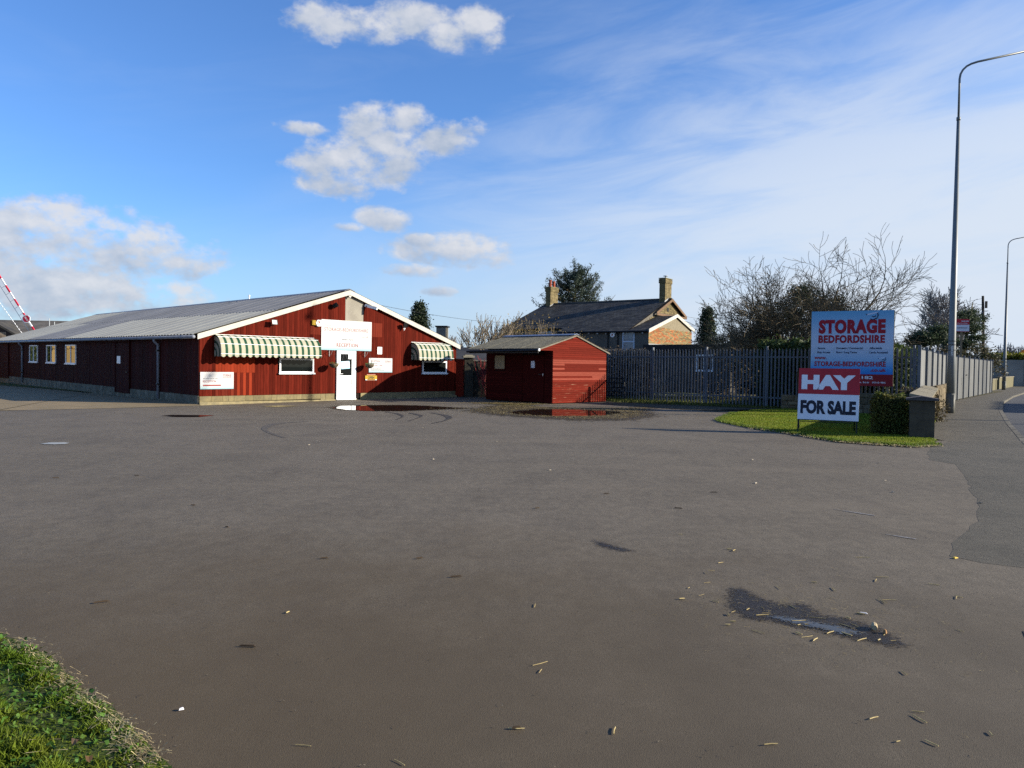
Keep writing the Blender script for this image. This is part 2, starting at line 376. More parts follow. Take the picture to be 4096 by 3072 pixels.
GRASS = [(-3.6, 4.48), (-2.92, 4.19), (-2.68, 4.07), (-2.45, 3.89), (-2.25, 3.71), (-2.05, 3.51), (-1.82, 3.33), (-1.66, 3.18), (-1.53, 3.05), (-1.44, 2.95), (-1.34, 2.86), (-1.1, 2.5), (-.8, 1.9), (-.9, 1.2), (-6, 1.2), (-6.5, 5)]
flat('verge_turf', GRASS, .012, M_LAWN, .02, .12, seed=6)

# water and stains lying on the yard
M_WATER = mat('puddle_water', (.022, .016, .012), rough=.01, spec=.6, bump=.002, bscale=6)
M_WET = fade(mat('wet_tarmac', (.028, .022, .017), (.019, .015, .012), rough=.55, scale=30, bump=.3, bscale=200, spec=.3), 38, .9, .25, .85, .9)
M_SLUDGE = fade(mat('wet_chaff_sludge', (.034, .025, .015), (.060, .045, .025), rough=.7, scale=5, bump=.9, bscale=45), 5, .8)
M_MOSS = fade(mat('yellow_moss', (.15, .13, .025), (.08, .065, .02), rough=.95, scale=6, bump=.8, bscale=40), 5, .8)
M_TYRE = mat('tyre_rubber_mark', (.030, .026, .024), (.055, .048, .042), rough=.8, scale=6)
PUD1 = [(-6.27,25.96),(-6.3,27.2),(-5.26,28.0),(-4.36,28.2),(-3.37,28.1),(-2.37,27.19),(-1.6,26.9),(-2.97,25.5),(-3.72,24.75),(-4.92,24.6),(-5.69,25.0)]
PUD2 = [(-.17,24.78),(.3,25.9),(1.05,26.9),(2.35,27.0),(3.38,26.4),(3.85,25.6),(3.25,24.05),(2.4,23.44),(1.2,23.19),(.27,23.73)]
RIM2 = [(-1.6,25.6),(-.9,28.4),(-.2,29.6),(.35,30.0),(.99,28.4),(2.39,28.0),(4.43,28.6),(5.8,29.4),(4.91,26.6),(4.6,23.9),(3.5,22.0),(2.06,21.5),(.79,22.3),(-.44,23.25)]
soft('sludge_rim', RIM2, .003, M_SLUDGE, .16, 1.0, YARD)
soft('sludge_rim', [(x*1.10+.45, (y-26.2)*1.08+26.2) for x, y in PUD1], .003, M_SLUDGE, .16, .4, YARD)
soft('moss_patch', [(-1.3,30.3),(-.3,31.5),(.6,30.9),(1.3,30.25),(.5,29.5),(-.6,29.7)], .006, M_MOSS, .1, .35, YARD)
def puddle(pts, seed, label, jit=.09, step=.25, m=None, cat='puddle', z=.009):
    o = flat('puddle', pts, z, m or M_WATER, jit, step, kind='structure', seed=seed); o['label'] = label; return o
puddle(PUD1, 1, 'long puddle in front of the white reception door')
puddle(PUD2, 2, 'puddle mirroring the red hut amid brown chaff')
puddle([(-8.95,26.4),(-8.51,26.9),(-7.74,26.8),(-8.33,25.94)], 3, 'small bright puddle below the left awning', .03, .12)
puddle([(-10.04,21.15),(-9.92,21.55),(-9.2,21.6),(-8.67,21.5),(-8.92,20.9),(-9.51,20.8)], 4, 'dark round puddle on the yard', .03, .15)
puddle([(-8.83,13.79),(-8.78,14.0),(-8.55,14.06),(-8.38,13.98),(-8.36,13.78),(-8.5,13.70),(-8.7,13.71)], 5, 'small blue puddle far left', .012, .06)
soft('wet_patch', [(1.48,4.91),(1.61,5.32),(1.7,5.29),(1.75,5.09),(1.86,4.95),(2.01,4.98),(2.03,4.75),(2.15,4.71),(2.29,4.54),(2.31,4.26),(2.24,4.22),(2.01,4.37),(1.91,4.46),(1.74,4.55),(1.66,4.63),(1.51,4.67),(1.5,4.77)], .003, M_WET, .01, .085, YARD)
pd = soft('puddle', [(1.66,4.72),(1.79,4.70),(1.93,4.62),(2.06,4.53),(2.15,4.425),(2.03,4.405),(1.90,4.50),(1.73,4.635)], .0055, fade(mat('shallow_water', (.020, .018, .018), rough=.07, spec=.30, bump=.03, bscale=60), 45, 1.1, .35, .8), .008, .05); pd['kind'] = 'structure'; pd['label'] = 'shallow sky-blue puddle strewn with straw'
soft('wet_patch', [(.77,6.72),(.9,6.57),(1.06,6.37),(.97,6.33),(.8,6.52)], .003, M_WET, .01, .085, YARD)
def arc_mark(pts, wid):
    pts = [Vector(p) for p in pts]
    # smooth the line through the points
    P = []
    for i in range(len(pts)-1):
        p0, p1, p2, p3 = pts[max(i-1,0)], pts[i], pts[i+1], pts[min(i+2, len(pts)-1)]
        for k in range(8):
            t = k/8; P.append(.5*((2*p1)+(p2-p0)*t+(2*p0-5*p1+4*p2-p3)*t*t+(3*p1-p0-3*p2+p3)*t**3))
    P.append(pts[-1]); m = MB(); L = []; n = len(P)
    for i, p in enumerate(P):
        d = (P[min(i+1,n-1)]-P[max(i-1,0)]).normalized(); s = Vector((-d.y, d.x)) * wid * .5 * (.35 + .65*sin(pi*min(1, (i+1)/(n*.7))))
        L += [(p.x+s.x, p.y+s.y, 0), (p.x-s.x, p.y-s.y, 0)]
    m.add(L, [(2*i, 2*i+1, 2*i+3, 2*i+2) for i in range(n-1)])
    return m
for k, (pts, wd) in enumerate([([(-4.13,24.07),(-3.69,23.54),(-3.29,22.2),(-3.28,20.94)], .16), ([(-3.34,23.92),(-2.95,23.1),(-2.74,22.3),(-2.86,20.46)], .18), ([(-2.63,24.07),(-2.09,22.98),(-1.86,21.94),(-1.89,20.81),(-2.13,19.79)], .22)]):
    arc_mark(pts, wd).build('tyre_mark', M_TYRE, YARD, M=T(0, 0, .005))
arc_mark([(-5.5,19.9),(-5.9,19.36),(-6.09,18.72),(-5.86,17.48),(-5.45,16.58),(-4.79,15.53)], .24).build('tyre_mark', mat('faint_tyre_mark', (.075, .066, .057), (.095, .083, .07), rough=.85, scale=3), YARD, M=T(0, 0, .004))
M_CHALK = mat('pale_scrape', (.22, .22, .23), (.12, .11, .1), rough=.9, scale=30)
for pts in ([(4.0,8.05),(3.82,8.25),(3.7,8.38)], [(3.85,6.95),(3.74,7.06),(3.66,7.14)]):
    arc_mark(pts, .05).build('scrape_mark', M_CHALK, YARD, M=T(0, 0, .004))
# ================================================================ long red storage building
M_BACK = mat('dark_backing', (.012, .006, .005), rough=.9)
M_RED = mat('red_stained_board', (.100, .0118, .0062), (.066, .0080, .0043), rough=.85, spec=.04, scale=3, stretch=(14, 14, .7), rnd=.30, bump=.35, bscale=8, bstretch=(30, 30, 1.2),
            wear=((.15, .030, .015), 4.5, (7, 7, .5), .62, .80))
M_REDNEW = mat('fresh_red_board', (.225, .030, .012), (.19, .025, .010), rough=.85, spec=.05, scale=3, stretch=(14, 14, .7), rnd=.12, bump=.3, bscale=8, bstretch=(30, 30, 1.2))
M_REDMID = mat('patched_red_board', (.14, .022, .011), (.11, .016, .009), rough=.85, spec=.05, scale=3, stretch=(14, 14, .7), rnd=.18, bump=.3, bscale=8, bstretch=(30, 30, 1.2))
M_REDDIM = mat('dimmed_red_board', (.040, .0055, .0045), (.026, .004, .0035), rough=.8, scale=2, stretch=(6, 6, .5), island=.3, bump=.3, bscale=8, bstretch=(30, 30, 1), spec=.08, wear=((.035, .022, .013), 1.6, (3, 3, .6), .62, .8))  # same red boards, colour darkened to stand for the long side's shade
M_WHITE = mat('white_painted_board', (.47, .455, .40), (.42, .40, .345), rough=.5, scale=3, bump=.08, bscale=20)
M_UPVC = mat('white_upvc', (.82, .83, .84), rough=.25)
M_BLOCK = mat('concrete_block', (.215, .175, .090), (.165, .138, .078), rough=.9, scale=7, rnd=.16, bump=.6, bscale=60, wear=((.13, .11, .06), 5, None, .62, .8))
M_ZINC = mat('grey_pvc_pipe', (.22, .24, .29), (.17, .185, .22), rough=.45, scale=4)
M_GLASS = mat('window_glass', (.008, .010, .010), rough=.03, spec=.5)
M_MIRROR = mat('bright_window_glass', (.01, .012, .012), rough=.02, spec=1.0); MATS['bright_window_glass'].node_tree.nodes['Principled BSDF'].inputs['IOR'].default_value = 2.6
M_ROOFL = mat('pale_fibre_cement', (.40, .385, .32), (.34, .325, .28), rough=.9, scale=1.5, stretch=(.5, 3, 1), rnd=.07, bump=.2, bscale=40)
M_ROOFD = mat('dark_fibre_cement', (.25, .245, .24), (.19, .188, .185), rough=.85, scale=1.5, stretch=(.5, 3, 1), rnd=.10, bump=.2, bscale=40)
M_BLACK = mat('black_metal', (.012, .012, .013), rough=.5)
M_STEEL = mat('galvanised_steel', (.42, .44, .45), (.33, .35, .37), rough=.45, metal=.6, scale=6)
M_PLY = mat('grey_board', (.275, .255, .21), (.225, .205, .17), rough=.85, scale=2.5, bump=.1, bscale=12, wear=((.31, .29, .25), 5, None, .55, .7))
M_REDTXT = mat('glare_paled_red_print', (.24, .105, .10), rough=.5)  # red print paled in its colour to stand for overexposure
M_REDTXT2 = mat('red_print', (.25, .035, .032), rough=.5)
M_GREYTXT = mat('grey_print', (.08, .08, .09), rough=.5)
M_PALETXT = mat('glare_paled_print', (.26, .20, .185), rough=.5)  # print lightened by painted-in glare

BX, BY, BAZ = -11.512, 27.12, 44
FB = frame(BX, BY, BAZ) @ Matrix.Rotation(rad(.3), 4, 'X')
WID, LEN = 12.58, 33.0
def roof_z(x):
    return 2.585 + (4.70-2.585) * (x+.13)/6.49 if x < 6.36 else 2.535 + (4.70-2.535)*(12.72-x)/6.36
barn = thing('storage_barn', 'long low red timber storage building with white gable boards and grey corrugated roof', 'building', FB)
# solid core behind the boards
core = MB()
prof = [(.02, .02), (WID-.02, .02), (WID-.02, roof_z(WID)-.12), (6.36, 4.55), (.02, roof_z(0)-.12)]
core.prism([(x, .03, z) for x, z in prof], (0, LEN-.06, 0)).build('wall_core', M_BACK, barn)
OPEN = [(5.80, 6.765, 0, 2.12), (3.165, 4.72, 1.14, 1.75), (10.44, 11.96, 1.14, 1.74)]
PW = .1198
def plank(x0, x1, z0, za, zb, m, y=-.022):
    d = RNG.uniform(0, .006)
    MB().add([(x0, y-d, z0), (x1, y-d, z0), (x1, .02, z0), (x0, .02, z0), (x0, y-d, za), (x1, y-d, zb), (x1, .02, zb), (x0, .02, za)],
             [(0,3,2,1),(4,5,6,7),(0,1,5,4),(1,2,6,5),(2,3,7,6),(3,0,4,7)]).build('plank', m, barn)
for i in range(105):
    x0, x1 = i*PW + .0035, (i+1)*PW - .0035; xc = (x0+x1)/2
    za, zb = roof_z(x0)-.10, roof_z(x1)-.10
    segs = [(.295, None)]
    for a, b, c, d in OPEN:
        if x1 > a and x0 < b:
            segs = ([(.295, c)] if c > .3 else []) + [(d, None)]
    if .60 < xc < 2.14:                                    # fresh boards below the left awning
        fresh = i % 3 != 0 if xc < 1.3 else i % 2 == 0
        segs = [(.295, 1.17), (1.17, 1.9), (1.9, None)]
        ms = [M_REDMID if fresh else M_RED, M_REDNEW, M_RED]
        if 1.40 < xc: ms[0] = M_REDNEW if fresh else M_RED
    elif 7.57 < xc < 8.18: segs = [(.295, 2.757), (2.757, 3.38), (3.38, None)]; ms = [M_RED, M_REDMID, M_RED]
    elif 4.50 < xc < 5.05: segs = [(.295, 2.75), (2.75, 3.36), (3.36, None)]; ms = [M_RED, M_REDMID, M_RED]
    else: ms = [M_RED]*3
    for (a, b), m in zip(segs, ms):
        if b is None: plank(x0, x1, a, za, zb, m)
        else: plank(x0, x1, a, b-.003, b-.003, m)
# plinth of blocks
x = 0.0; r = random.Random(3)
while x < WID-.05:
    bw = min(r.choice([.44, .44, .44, .33, .22]), WID-x)
    if not (x < 6.72 and x+bw > 5.83):
        MB().box(x+.004, x+bw-.004, -.035-r.uniform(0, .006), .03, .085 if x < 5 else .02, .288).build('concrete_block', M_BLOCK, barn)
    x += bw
foot = MB(); foot.prism([(0, -.06, -.25), (5.8, -.06, -.25), (5.8, -.06, .04), (4.2, -.06, .05), (0, -.06, .082)], (0, .09, 0))
foot.box(6.77, WID, -.05, .03, -.25, .018); foot.box(12.0, 12.4, -.3, -.05, -.1, .12); foot.box(8.9, 9.6, -.2, -.05, -.1, .07)
foot.build('footing', mat('pale_footing', (.28, .23, .125), (.2, .17, .10), rough=.9, scale=6, bump=.5, bscale=40), barn)
# long side wall
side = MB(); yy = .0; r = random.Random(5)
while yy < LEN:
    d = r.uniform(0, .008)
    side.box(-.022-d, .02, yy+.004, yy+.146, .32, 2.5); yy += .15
side.build('side_cladding', M_REDDIM, barn, kind='stuff')
x = 0
M_BLOCKS = mat('stained_block', (.17, .155, .12), (.10, .09, .065), rough=.9, scale=3, rnd=.15, bump=.6, bscale=50)
blk = MB().box(-.04, .03, .004, .436, -.25, .315).mesh('concrete_block', M_BLOCKS)
for i in range(75): link('concrete_block', blk, barn, T(RNG.uniform(-.004, .004), i*.44, 0))
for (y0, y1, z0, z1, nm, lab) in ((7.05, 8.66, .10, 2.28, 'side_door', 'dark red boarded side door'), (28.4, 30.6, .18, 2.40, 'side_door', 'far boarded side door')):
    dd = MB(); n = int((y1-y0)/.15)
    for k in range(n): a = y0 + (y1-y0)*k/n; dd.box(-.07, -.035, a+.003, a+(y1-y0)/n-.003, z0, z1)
    o = dd.build(nm, M_REDDIM, barn, label=lab)
    MB().box(-.09, -.03, y0-.09, y0-.005, z0, z1+.08).box(-.09, -.03, y1+.005, y1+.09, z0, z1+.08).box(-.09, -.03, y0-.09, y1+.09, z1+.082, z1+.17).build('door_frame', M_REDDIM, o)
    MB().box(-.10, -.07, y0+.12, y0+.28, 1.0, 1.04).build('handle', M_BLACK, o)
MB().box(-.10, -.05, 6.9, 12.2, 2.34, 2.46).build('door_track', M_REDDIM, barn)
def window(parent, M, w_, h_, glass, mullions=(.5,), sill=True, fr=.055, name='window', fm=None):
    """frame, panes and sill in the local x-z plane facing -y; parent is the building"""
    fm = fm or M_UPVC
    f = MB(); f.box(0, w_, -.05, .0, 0, fr).box(0, w_, -.05, 0, h_-fr, h_).box(0, fr, -.05, 0, fr, h_-fr).box(w_-fr, w_, -.05, 0, fr, h_-fr)
    for q in mullions: f.box(w_*q-fr*.45, w_*q+fr*.45, -.048, 0, fr, h_-fr)
    o = f.build(name, fm, parent, M=M)
    xs = [0] + [w_*q for q in mullions] + [w_]
    for a, b in zip(xs, xs[1:]): MB().box(a+fr*.4, b-fr*.4, -.022, -.012, fr*.7, h_-fr*.7).build('pane', glass, o)
    if sill: MB().box(-.04, w_+.04, -.09, -.052, -.045, .012).box(-.02, w_+.02, -.052, .0, -.04, -.003).build('sill', fm, o)
    return o
S90 = Matrix.Rotation(-pi/2, 4, 'Z')     # turns -y facing parts to face -x (the long side)
for y1 in (14.5, 18.02, 21.59): window(barn, T(-.03, y1+1.72, 1.28) @ S90, 1.72, .97, M_MIRROR)
window(barn, T(3.17, -.024, 1.155), 1.54, .595, M_GLASS, (), True, .065)
window(barn, T(10.445, -.024, 1.155), 1.50, .58, M_GLASS, (), True, .065)
# reception door
fr = MB().box(5.805, 5.865, -.07, 0, .06, 2.11).box(6.70, 6.76, -.07, 0, .06, 2.11).box(5.805, 6.76, -.068, 0, 2.05, 2.112).box(5.79, 6.775, -.10, 0, .02, .062)
fr.build('door_frame', M_UPVC, barn)
door = MB()
door.box(5.868, 5.985, -.062, -.01, .066, 2.046).box(6.55, 6.697, -.062, -.01, .066, 2.046).box(5.985, 6.55, -.062, -.01, 1.975, 2.046).box(5.985, 6.55, -.062, -.01, .90, 1.055).box(5.985, 6.55, -.062, -.01, .066, .20)
door.box(5.985, 6.55, -.046, -.01, .20, .90)
do = door.build('door', M_UPVC, barn, label='white half glazed reception door')
sl = MB()
for a, b, c, d in ((5.867, 6.698, 2.044, 2.052), (5.867, 6.698, .060, .068), (5.862, 5.870, .06, 2.05), (6.695, 6.703, .06, 2.05), (5.985, 6.55, .893, .903), (5.985, 6.55, .197, .207), (5.982, 5.990, .20, .90), (6.545, 6.553, .20, .90)): sl.box(a, b, -.0665, -.0625, c, d)
sl.build('door_seal', mat('grey_seal', (.20, .20, .205), rough=.8), do)
MB().box(5.985, 6.55, -.035, -.025, 1.055, 1.975).build('pane', mat('door_glass', (.012, .013, .013), rough=.04, spec=.4), do)
MB().box(6.13, 6.45, -.072, -.062, .95, 1.0).build('letter_box', M_UPVC, do)
MB().box(5.91, 5.94, -.075, -.062, 1.0, 1.22).tube([(5.925, -.075, 1.127), (5.925, -.115, 1.127), (5.94, -.12, 1.127), (6.07, -.118, 1.127)], .013, 8).build('handle', M_UPVC, do)
# white verge boards
bl = MB().prism([(-.13, -.165, 2.385), (6.36, -.165, 4.50), (6.36, -.165, 4.70), (-.13, -.165, 2.585)][::1], (0, .03, 0)); bl.build('verge_board', M_WHITE, barn)
br = MB().prism([(6.362, -.165, 4.50), (12.72, -.165, 2.335), (12.72, -.165, 2.535), (6.362, -.165, 4.70)], (0, .03, 0)); br.build('verge_board', M_WHITE, barn)
MB().prism([(6.28, -.172, 4.47), (6.36, -.172, 4.36), (6.44, -.172, 4.47)], (0, .036, 0)).build('finial_peg', M_WHITE, barn)
MB().prism([(6.22, -.03, 2.9), (7.13, -.03, 2.9), (7.13, -.03, 4.25), (6.36, -.03, 4.47), (6.22, -.03, 4.42)], (0, .004, 0)).build('blank_panel', M_PLY, barn)
# corrugated roof sheets
def corrugated(L, W, pitch, amp, seg=4, x0=0.):
    m = MB(); n = int(round(W / pitch)) * seg; vs = []
    for k in range(n+1):
        y = W*k/n; z = amp*cos(2*pi*y/pitch)
        vs += [(x0, y, z), (x0+L, y, z)]
    return m.add(vs, [(2*k, 2*k+1, 2*k+3, 2*k+2) for k in range(n)])
th = atan2(2.115, 6.49); LS = 6.93
RL = T(-.24, -.13, 2.55+.02) @ Matrix.Rotation(-th, 4, 'Y')
lo_l = corrugated(3.62, 1.208, .302, .024).mesh('roof_sheet', M_ROOFL, True); lo_d = corrugated(3.62, 1.208, .302, .024).mesh('roof_sheet', M_ROOFD, True)
up_d = corrugated(3.45, 1.208, .302, .024).mesh('roof_sheet', M_ROOFD, True); up_l = corrugated(3.45, 1.208, .302, .024).mesh('roof_sheet', M_ROOFL, True)
for k in range(27):
    y = k*1.208
    link('roof_sheet', lo_d if 15.6 < y < 22.2 else lo_l, barn, RL @ T(0, y, 0))
    link('roof_sheet', up_l if y > 24.5 else up_d, barn, RL @ T(3.48, y, .014))
th2 = atan2(2.165, 6.36)
corrugated(6.8, LEN, .302, .024).build('roof_slope', M_ROOFL, barn, True, M=T(12.85, LEN-.13, 2.52) @ Matrix.Rotation(pi, 4, 'Z') @ Matrix.Rotation(-th2, 4, 'Y'))
MB().prism([(6.36, -.14, 4.765), (6.62, -.14, 4.67), (6.62, -.14, 4.645), (6.36, -.14, 4.73), (6.10, -.14, 4.645), (6.10, -.14, 4.67)][::-1], (0, LEN, 0)).build('ridge_cap', mat('ridge_flashing', (.17, .19, .23), (.13, .14, .17), rough=.6, scale=2), barn)
MB().tube([(6.36, 8.98, 4.7), (6.36, 8.98, 4.88)], .03, 8).tube([(6.36, 8.98, 4.88), (6.36, 8.98, 4.96)], .045, 8).build('vent_pipe', M_UPVC, barn)
# gutter with collars and downpipes
gut = MB().tube([(-.25, -.1, 2.475), (-.25, LEN-.2, 2.475)], .065, 10).build('gutter', M_ZINC, barn, True)
col = MB().tube([(-.25, 0, 2.475), (-.25, .07, 2.475)], .074, 10).mesh('collar', M_ZINC)
for k in range(17): link('collar', col, gut, T(0, .9+k*2, 0))
for yp in (3.69, 24.88):
    p = MB().tube([(-.25, yp, 2.44), (-.24, yp, 2.34), (-.10, yp, 2.22), (-.085, yp, 2.1), (-.085, yp, .04)], .052, 10).build('downpipe', M_ZINC, barn, True)
    MB().box(-.15, 0, yp-.07, yp+.07, 1.95, 2.0).box(-.15, 0, yp-.07, yp+.07, .60, .65).build('pipe_clip', M_BLACK, p)

# ---------------------------------------------------------------- things fixed to the front
def on_front(x, z, y=-.03): return FB @ T(x, y, z)
def stripe_mat(per, off):
    m = bpy.data.materials.new('striped_canvas'); m.use_nodes = True; g = NT(m.node_tree); b = m.node_tree.nodes['Principled BSDF']
    p = g.n('ShaderNodeSeparateXYZ', i_0=g.n('ShaderNodeTexCoord').outputs['Object']).outputs[0]
    f = g.m('FRACT', g.m('DIVIDE', g.m('ADD', p, off), per))
    gr = g.m('MULTIPLY', g.m('GREATER_THAN', f, .60), g.m('LESS_THAN', f, .985))
    fine = g.m('GREATER_THAN', g.m('FRACT', g.m('MULTIPLY', f, 10.0)), .68)
    c = g.mix(g.m('MULTIPLY', fine, .55), (.36, .345, .26), (.25, .225, .155))
    c = g.mix(gr, c, (.008, .052, .027))
    st = g.noise(g.n('ShaderNodeTexCoord').outputs['Object'], 2.2, 5, .6)
    c = g.mix(g.m('MULTIPLY', g.ss(st, .55, .8), .35), c, (.12, .13, .10))
    g.set(b.inputs['Base Color'], c); b.inputs['Roughness'].default_value = .8; b.inputs['Specular IOR Level'].default_value = .2
    return m
def awning(x0, wd, label, n):
    per = wd/n; t = thing('awning', label, 'awning', on_front(x0, 0, -.022), 'striped awnings over the reception windows')
    P = [(0, 2.59), (-.16, 2.565), (-.32, 2.50), (-.45, 2.39), (-.55, 2.24), (-.60, 2.06), (-.61, 1.87)]
    mt = stripe_mat(per, 0.0); m = MB(); nx = n*4
    for i in range(nx+1):
        for y, z in P: m.v.append((wd*i/nx, y - .004*sin(i*1.7), z))
    k = len(P)
    for i in range(nx):
        for j in range(k-1): m.f.append((i*k+j, i*k+j+1, (i+1)*k+j+1, (i+1)*k+j))
    m.build('canopy', mt, t, True)
    v = MB(); nv = n*8
    for i in range(nv+1):
        xx = wd*i/nv; d = .088 + .028*cos(2*pi*(xx/per - .30)) 
        v.v += [(xx, -.611, 1.87), (xx, -.613-.006*sin(i), 1.87-d)]
    v.f = [(2*i, 2*i+1, 2*i+3, 2*i+2) for i in range(nv)]
    v.build('valance', mt, t)
    # fan shaped ends, striped round the hinge
    me_ = bpy.data.materials.get('fan_canvas')
    if not me_:
        me_ = bpy.data.materials.new('fan_canvas'); me_.use_nodes = True; g = NT(me_.node_tree); b = me_.node_tree.nodes['Principled BSDF']
        s = g.n('ShaderNodeSeparateXYZ', i_0=g.n('ShaderNodeTexCoord').outputs['Object'])
        dist = g.m('SQRT', g.m('ADD', g.m('POWER', s.outputs[1], 2), g.m('POWER', g.m('SUBTRACT', s.outputs[2], 1.87), 2)))
        f = g.m('FRACT', g.m('DIVIDE', dist, .25)); c = g.mix(g.m('GREATER_THAN', f, .6), (.30, .28, .2), (.008, .05, .026))
        g.set(b.inputs['Base Color'], c); b.inputs['Roughness'].default_value = .8
    for xx in (0.004, wd-.004):
        fan = MB(); fan.add([(xx, 0, 1.87)] + [(xx, y, z) for y, z in P] , [(0, j, j+1) for j in range(1, k)])
        for j in range(6):
            y0, y1 = -.61*j/6, -.61*(j+1)/6; ym = (y0+y1)/2
            fan.add([(xx, y0, 1.87), (xx, y1, 1.87), (xx, y1, 1.80), (xx, ym, 1.76), (xx, y0, 1.80)], [(0, 1, 2, 3, 4)])
        fan.build('end_panel', me_, t)
    for y, z in (P[0], P[2], P[4], P[6]):
        MB().tube([(-.01, y-.006, z+.004), (wd+.01, y-.006, z+.004)], .011, 6).build('rail', M_UPVC, t)
    for xx in (.012, wd-.012):
        for y, z in (P[2], P[4], P[6]): MB().tube([(xx, -.01, 1.87), (xx, y, z)], .009, 5).build('rib', M_UPVC, t)
    return t
awning(.545, 4.17, 'longer green and cream striped awning left of the reception door', 16)
awning(9.80, 2.08, 'shorter green and cream striped awning at the right end of the red front', 8)

def gradient_mat(name, stops, h):
    """flat print fading through stops (z fraction, colour) over the height h"""
    m = bpy.data.materials.new(name); m.use_nodes = True; g = NT(m.node_tree); b = m.node_tree.nodes['Principled BSDF']
    z = g.m('DIVIDE', g.n('ShaderNodeSeparateXYZ', i_0=g.n('ShaderNodeTexCoord').outputs['Object']).outputs[2], h)
    cr = g.n('ShaderNodeValToRGB', i_0=z); e = cr.color_ramp.elements
    while len(e) < len(stops): e.new(.5)
    for q, (p, c) in zip(e, stops): q.position = p; q.color = (*c, 1)
    g.set(b.inputs['Base Color'], cr.outputs[0]); b.inputs['Roughness'].default_value = .4; b.inputs['Specular IOR Level'].default_value = .3
    return m
WB = [(0, (.20, .37, .42)), (.10, (.36, .46, .47)), (.22, (.47, .48, .49)), (1, (.48, .48, .48))]
def board(name, label, x, z, wd, h, m, cat='sign', M=None, th=.012):
    t = thing(name, label, cat, M or on_front(x, z, -.036))
    MB().box(0, wd, -th, 0, 0, h).build('sign_board', m, t); return t
def fine_print(parent, m, x, z, wd, h, y=-.016):
    """print too small to read: short strokes"""
    k = MB(); q = x; r = random.Random(int(x*977+z*131))
    while q < x+wd-.01:
        l = r.uniform(.02, .07); k.add([(q, y, z), (min(q+l, x+wd), y, z), (min(q+l, x+wd), y, z+h), (q, y, z+h)], [(0, 1, 2, 3)]); q += l + .015
    k.build('fine_print', m, parent)
s = board('fascia_sign', 'large white sign above the reception door, its red lettering paled by glare', 5.055, 2.128, 2.51, 1.27, gradient_mat('fascia_print', WB, 1.27))
lettering('www', s, M_PALETXT, .14, 1.02, .34, .065, -.016, 0)
lettering('STORAGE-BEDFORDSHIRE', s, M_REDTXT, .14, .80, 2.18, .155, -.016, .006, 1.12)
lettering('.co.uk', s, M_PALETXT, 1.96, .575, .40, .085, -.016)
lettering("White's Farm", s, M_GREYTXT, .99, .43, .56, .075, -.016)
lettering('RECEPTION', s, M_REDTXT2, .74, .145, 1.06, .165, -.016, .006, 1.12)
s = board('arrow_sign', 'low white sign with a red arrow at the left corner of the red front', .022, .553, 1.27, .635, gradient_mat('arrow_print', WB, .635))
lettering('STORAGE', s, M_REDTXT2, .86, .475, .32, .085, -.016, 0); lettering('BEDFORDSHIRE', s, M_REDTXT, .86, .428, .32, .032, -.016)
lettering('All visitors please call at', s, M_GREYTXT, .10, .375, .58, .036, -.016)
lettering('RECEPTION', s, M_REDTXT2, .10, .25, .49, .082, -.016, 0, 1.1)
MB().add([(.10, -.016, .115), (.76, -.016, .115), (.80, -.016, .14), (.76, -.016, .165), (.10, -.016, .165)], [(0, 1, 2, 3, 4)]).build('arrow', M_REDTXT2, s)
s = board('opening_hours_sign', 'white reception hours sign right of the door, above the yellow one', 7.448, 1.19, 1.258, .635, gradient_mat('hours_print', WB, .635))
lettering('RECEPTION', s, M_REDTXT, .10, .465, .48, .075, -.016); lettering('STORAGE', s, M_REDTXT, .86, .47, .31, .07, -.016); lettering('BEDFORDSHIRE', s, M_REDTXT, .86, .415, .31, .032, -.016)
lettering('OPENING HOURS:', s, M_GREYTXT, .10, .385, .36, .036, -.016); lettering('9.00am  -  5.00pm', s, M_REDTXT2, .30, .295, .42, .042, -.016)
for q, (zz, ww) in enumerate(((.232, .78), (.172, .54), (.128, .55), (.086, .71))): fine_print(s, M_PALETXT if q == 0 else M_GREYTXT, .10, zz, ww, .014)
s = thing('open_sign', 'small yellow OPEN sign low on the red boards', 'sign', on_front(7.24, .852))
M_YEL = mat('yellow_plastic', (.42, .27, .012), (.36, .22, .012), rough=.5, scale=8)
MB().box(.01, .63, -.03, -.012, .03, .20).build('sign_board', M_YEL, s); lettering('OPEN', s, mat('black_print', (.03, .025, .02), rough=.6), .15, .055, .34, .12, -.034, .03)
MB().box(.02, .11, -.035, 0, 0, .028).box(.53, .62, -.035, 0, 0, .028).build('clip', M_UPVC, s); MB().box(.11, .53, -.03, 0, -.012, .012).box(.09, .55, -.03, -.005, .215, .255).build('holder', mat('bare_wood_strip', (.42, .2, .13), rough=.8), s)
s = board('camera_notice', 'small white security camera notice above the hours sign', 7.893, 2.0, .243, .322, M_UPVC)
MB().add([(.09, -.016, .225), (.15, -.016, .235), (.155, -.016, .255), (.095, -.016, .25)], [(0,1,2,3)]).add([(.15, -.0161, .225), (.20, -.0161, .19), (.205, -.0161, .195), (.155, -.0161, .24)], [(0,1,2,3)]).build('camera_emblem', mat('dark_print', (.08, .08, .09)), s); fine_print(s, M_GREYTXT, .05, .15, .15, .013); fine_print(s, M_PALETXT, .05, .05, .14, .012)
s = thing('hanging_door_sign', 'blue and white sign hanging on strings behind the door glass', 'sign', on_front(6.015, 1.325, -.075) @ Matrix.Rotation(rad(-4), 4, 'Y'))
MB().box(0, .425, -.006, 0, 0, .325).build('sign_board', gradient_mat('door_sign_print', [(0, (.3, .62, .8)), (.16, (.4, .7, .85)), (.2, (.8, .8, .78)), (.6, (.8, .82, .82)), (1, (.45, .72, .86))], .325), s)
lettering('STORAGE', s, M_REDTXT2, .235, .255, .155, .035, -.009, .01)
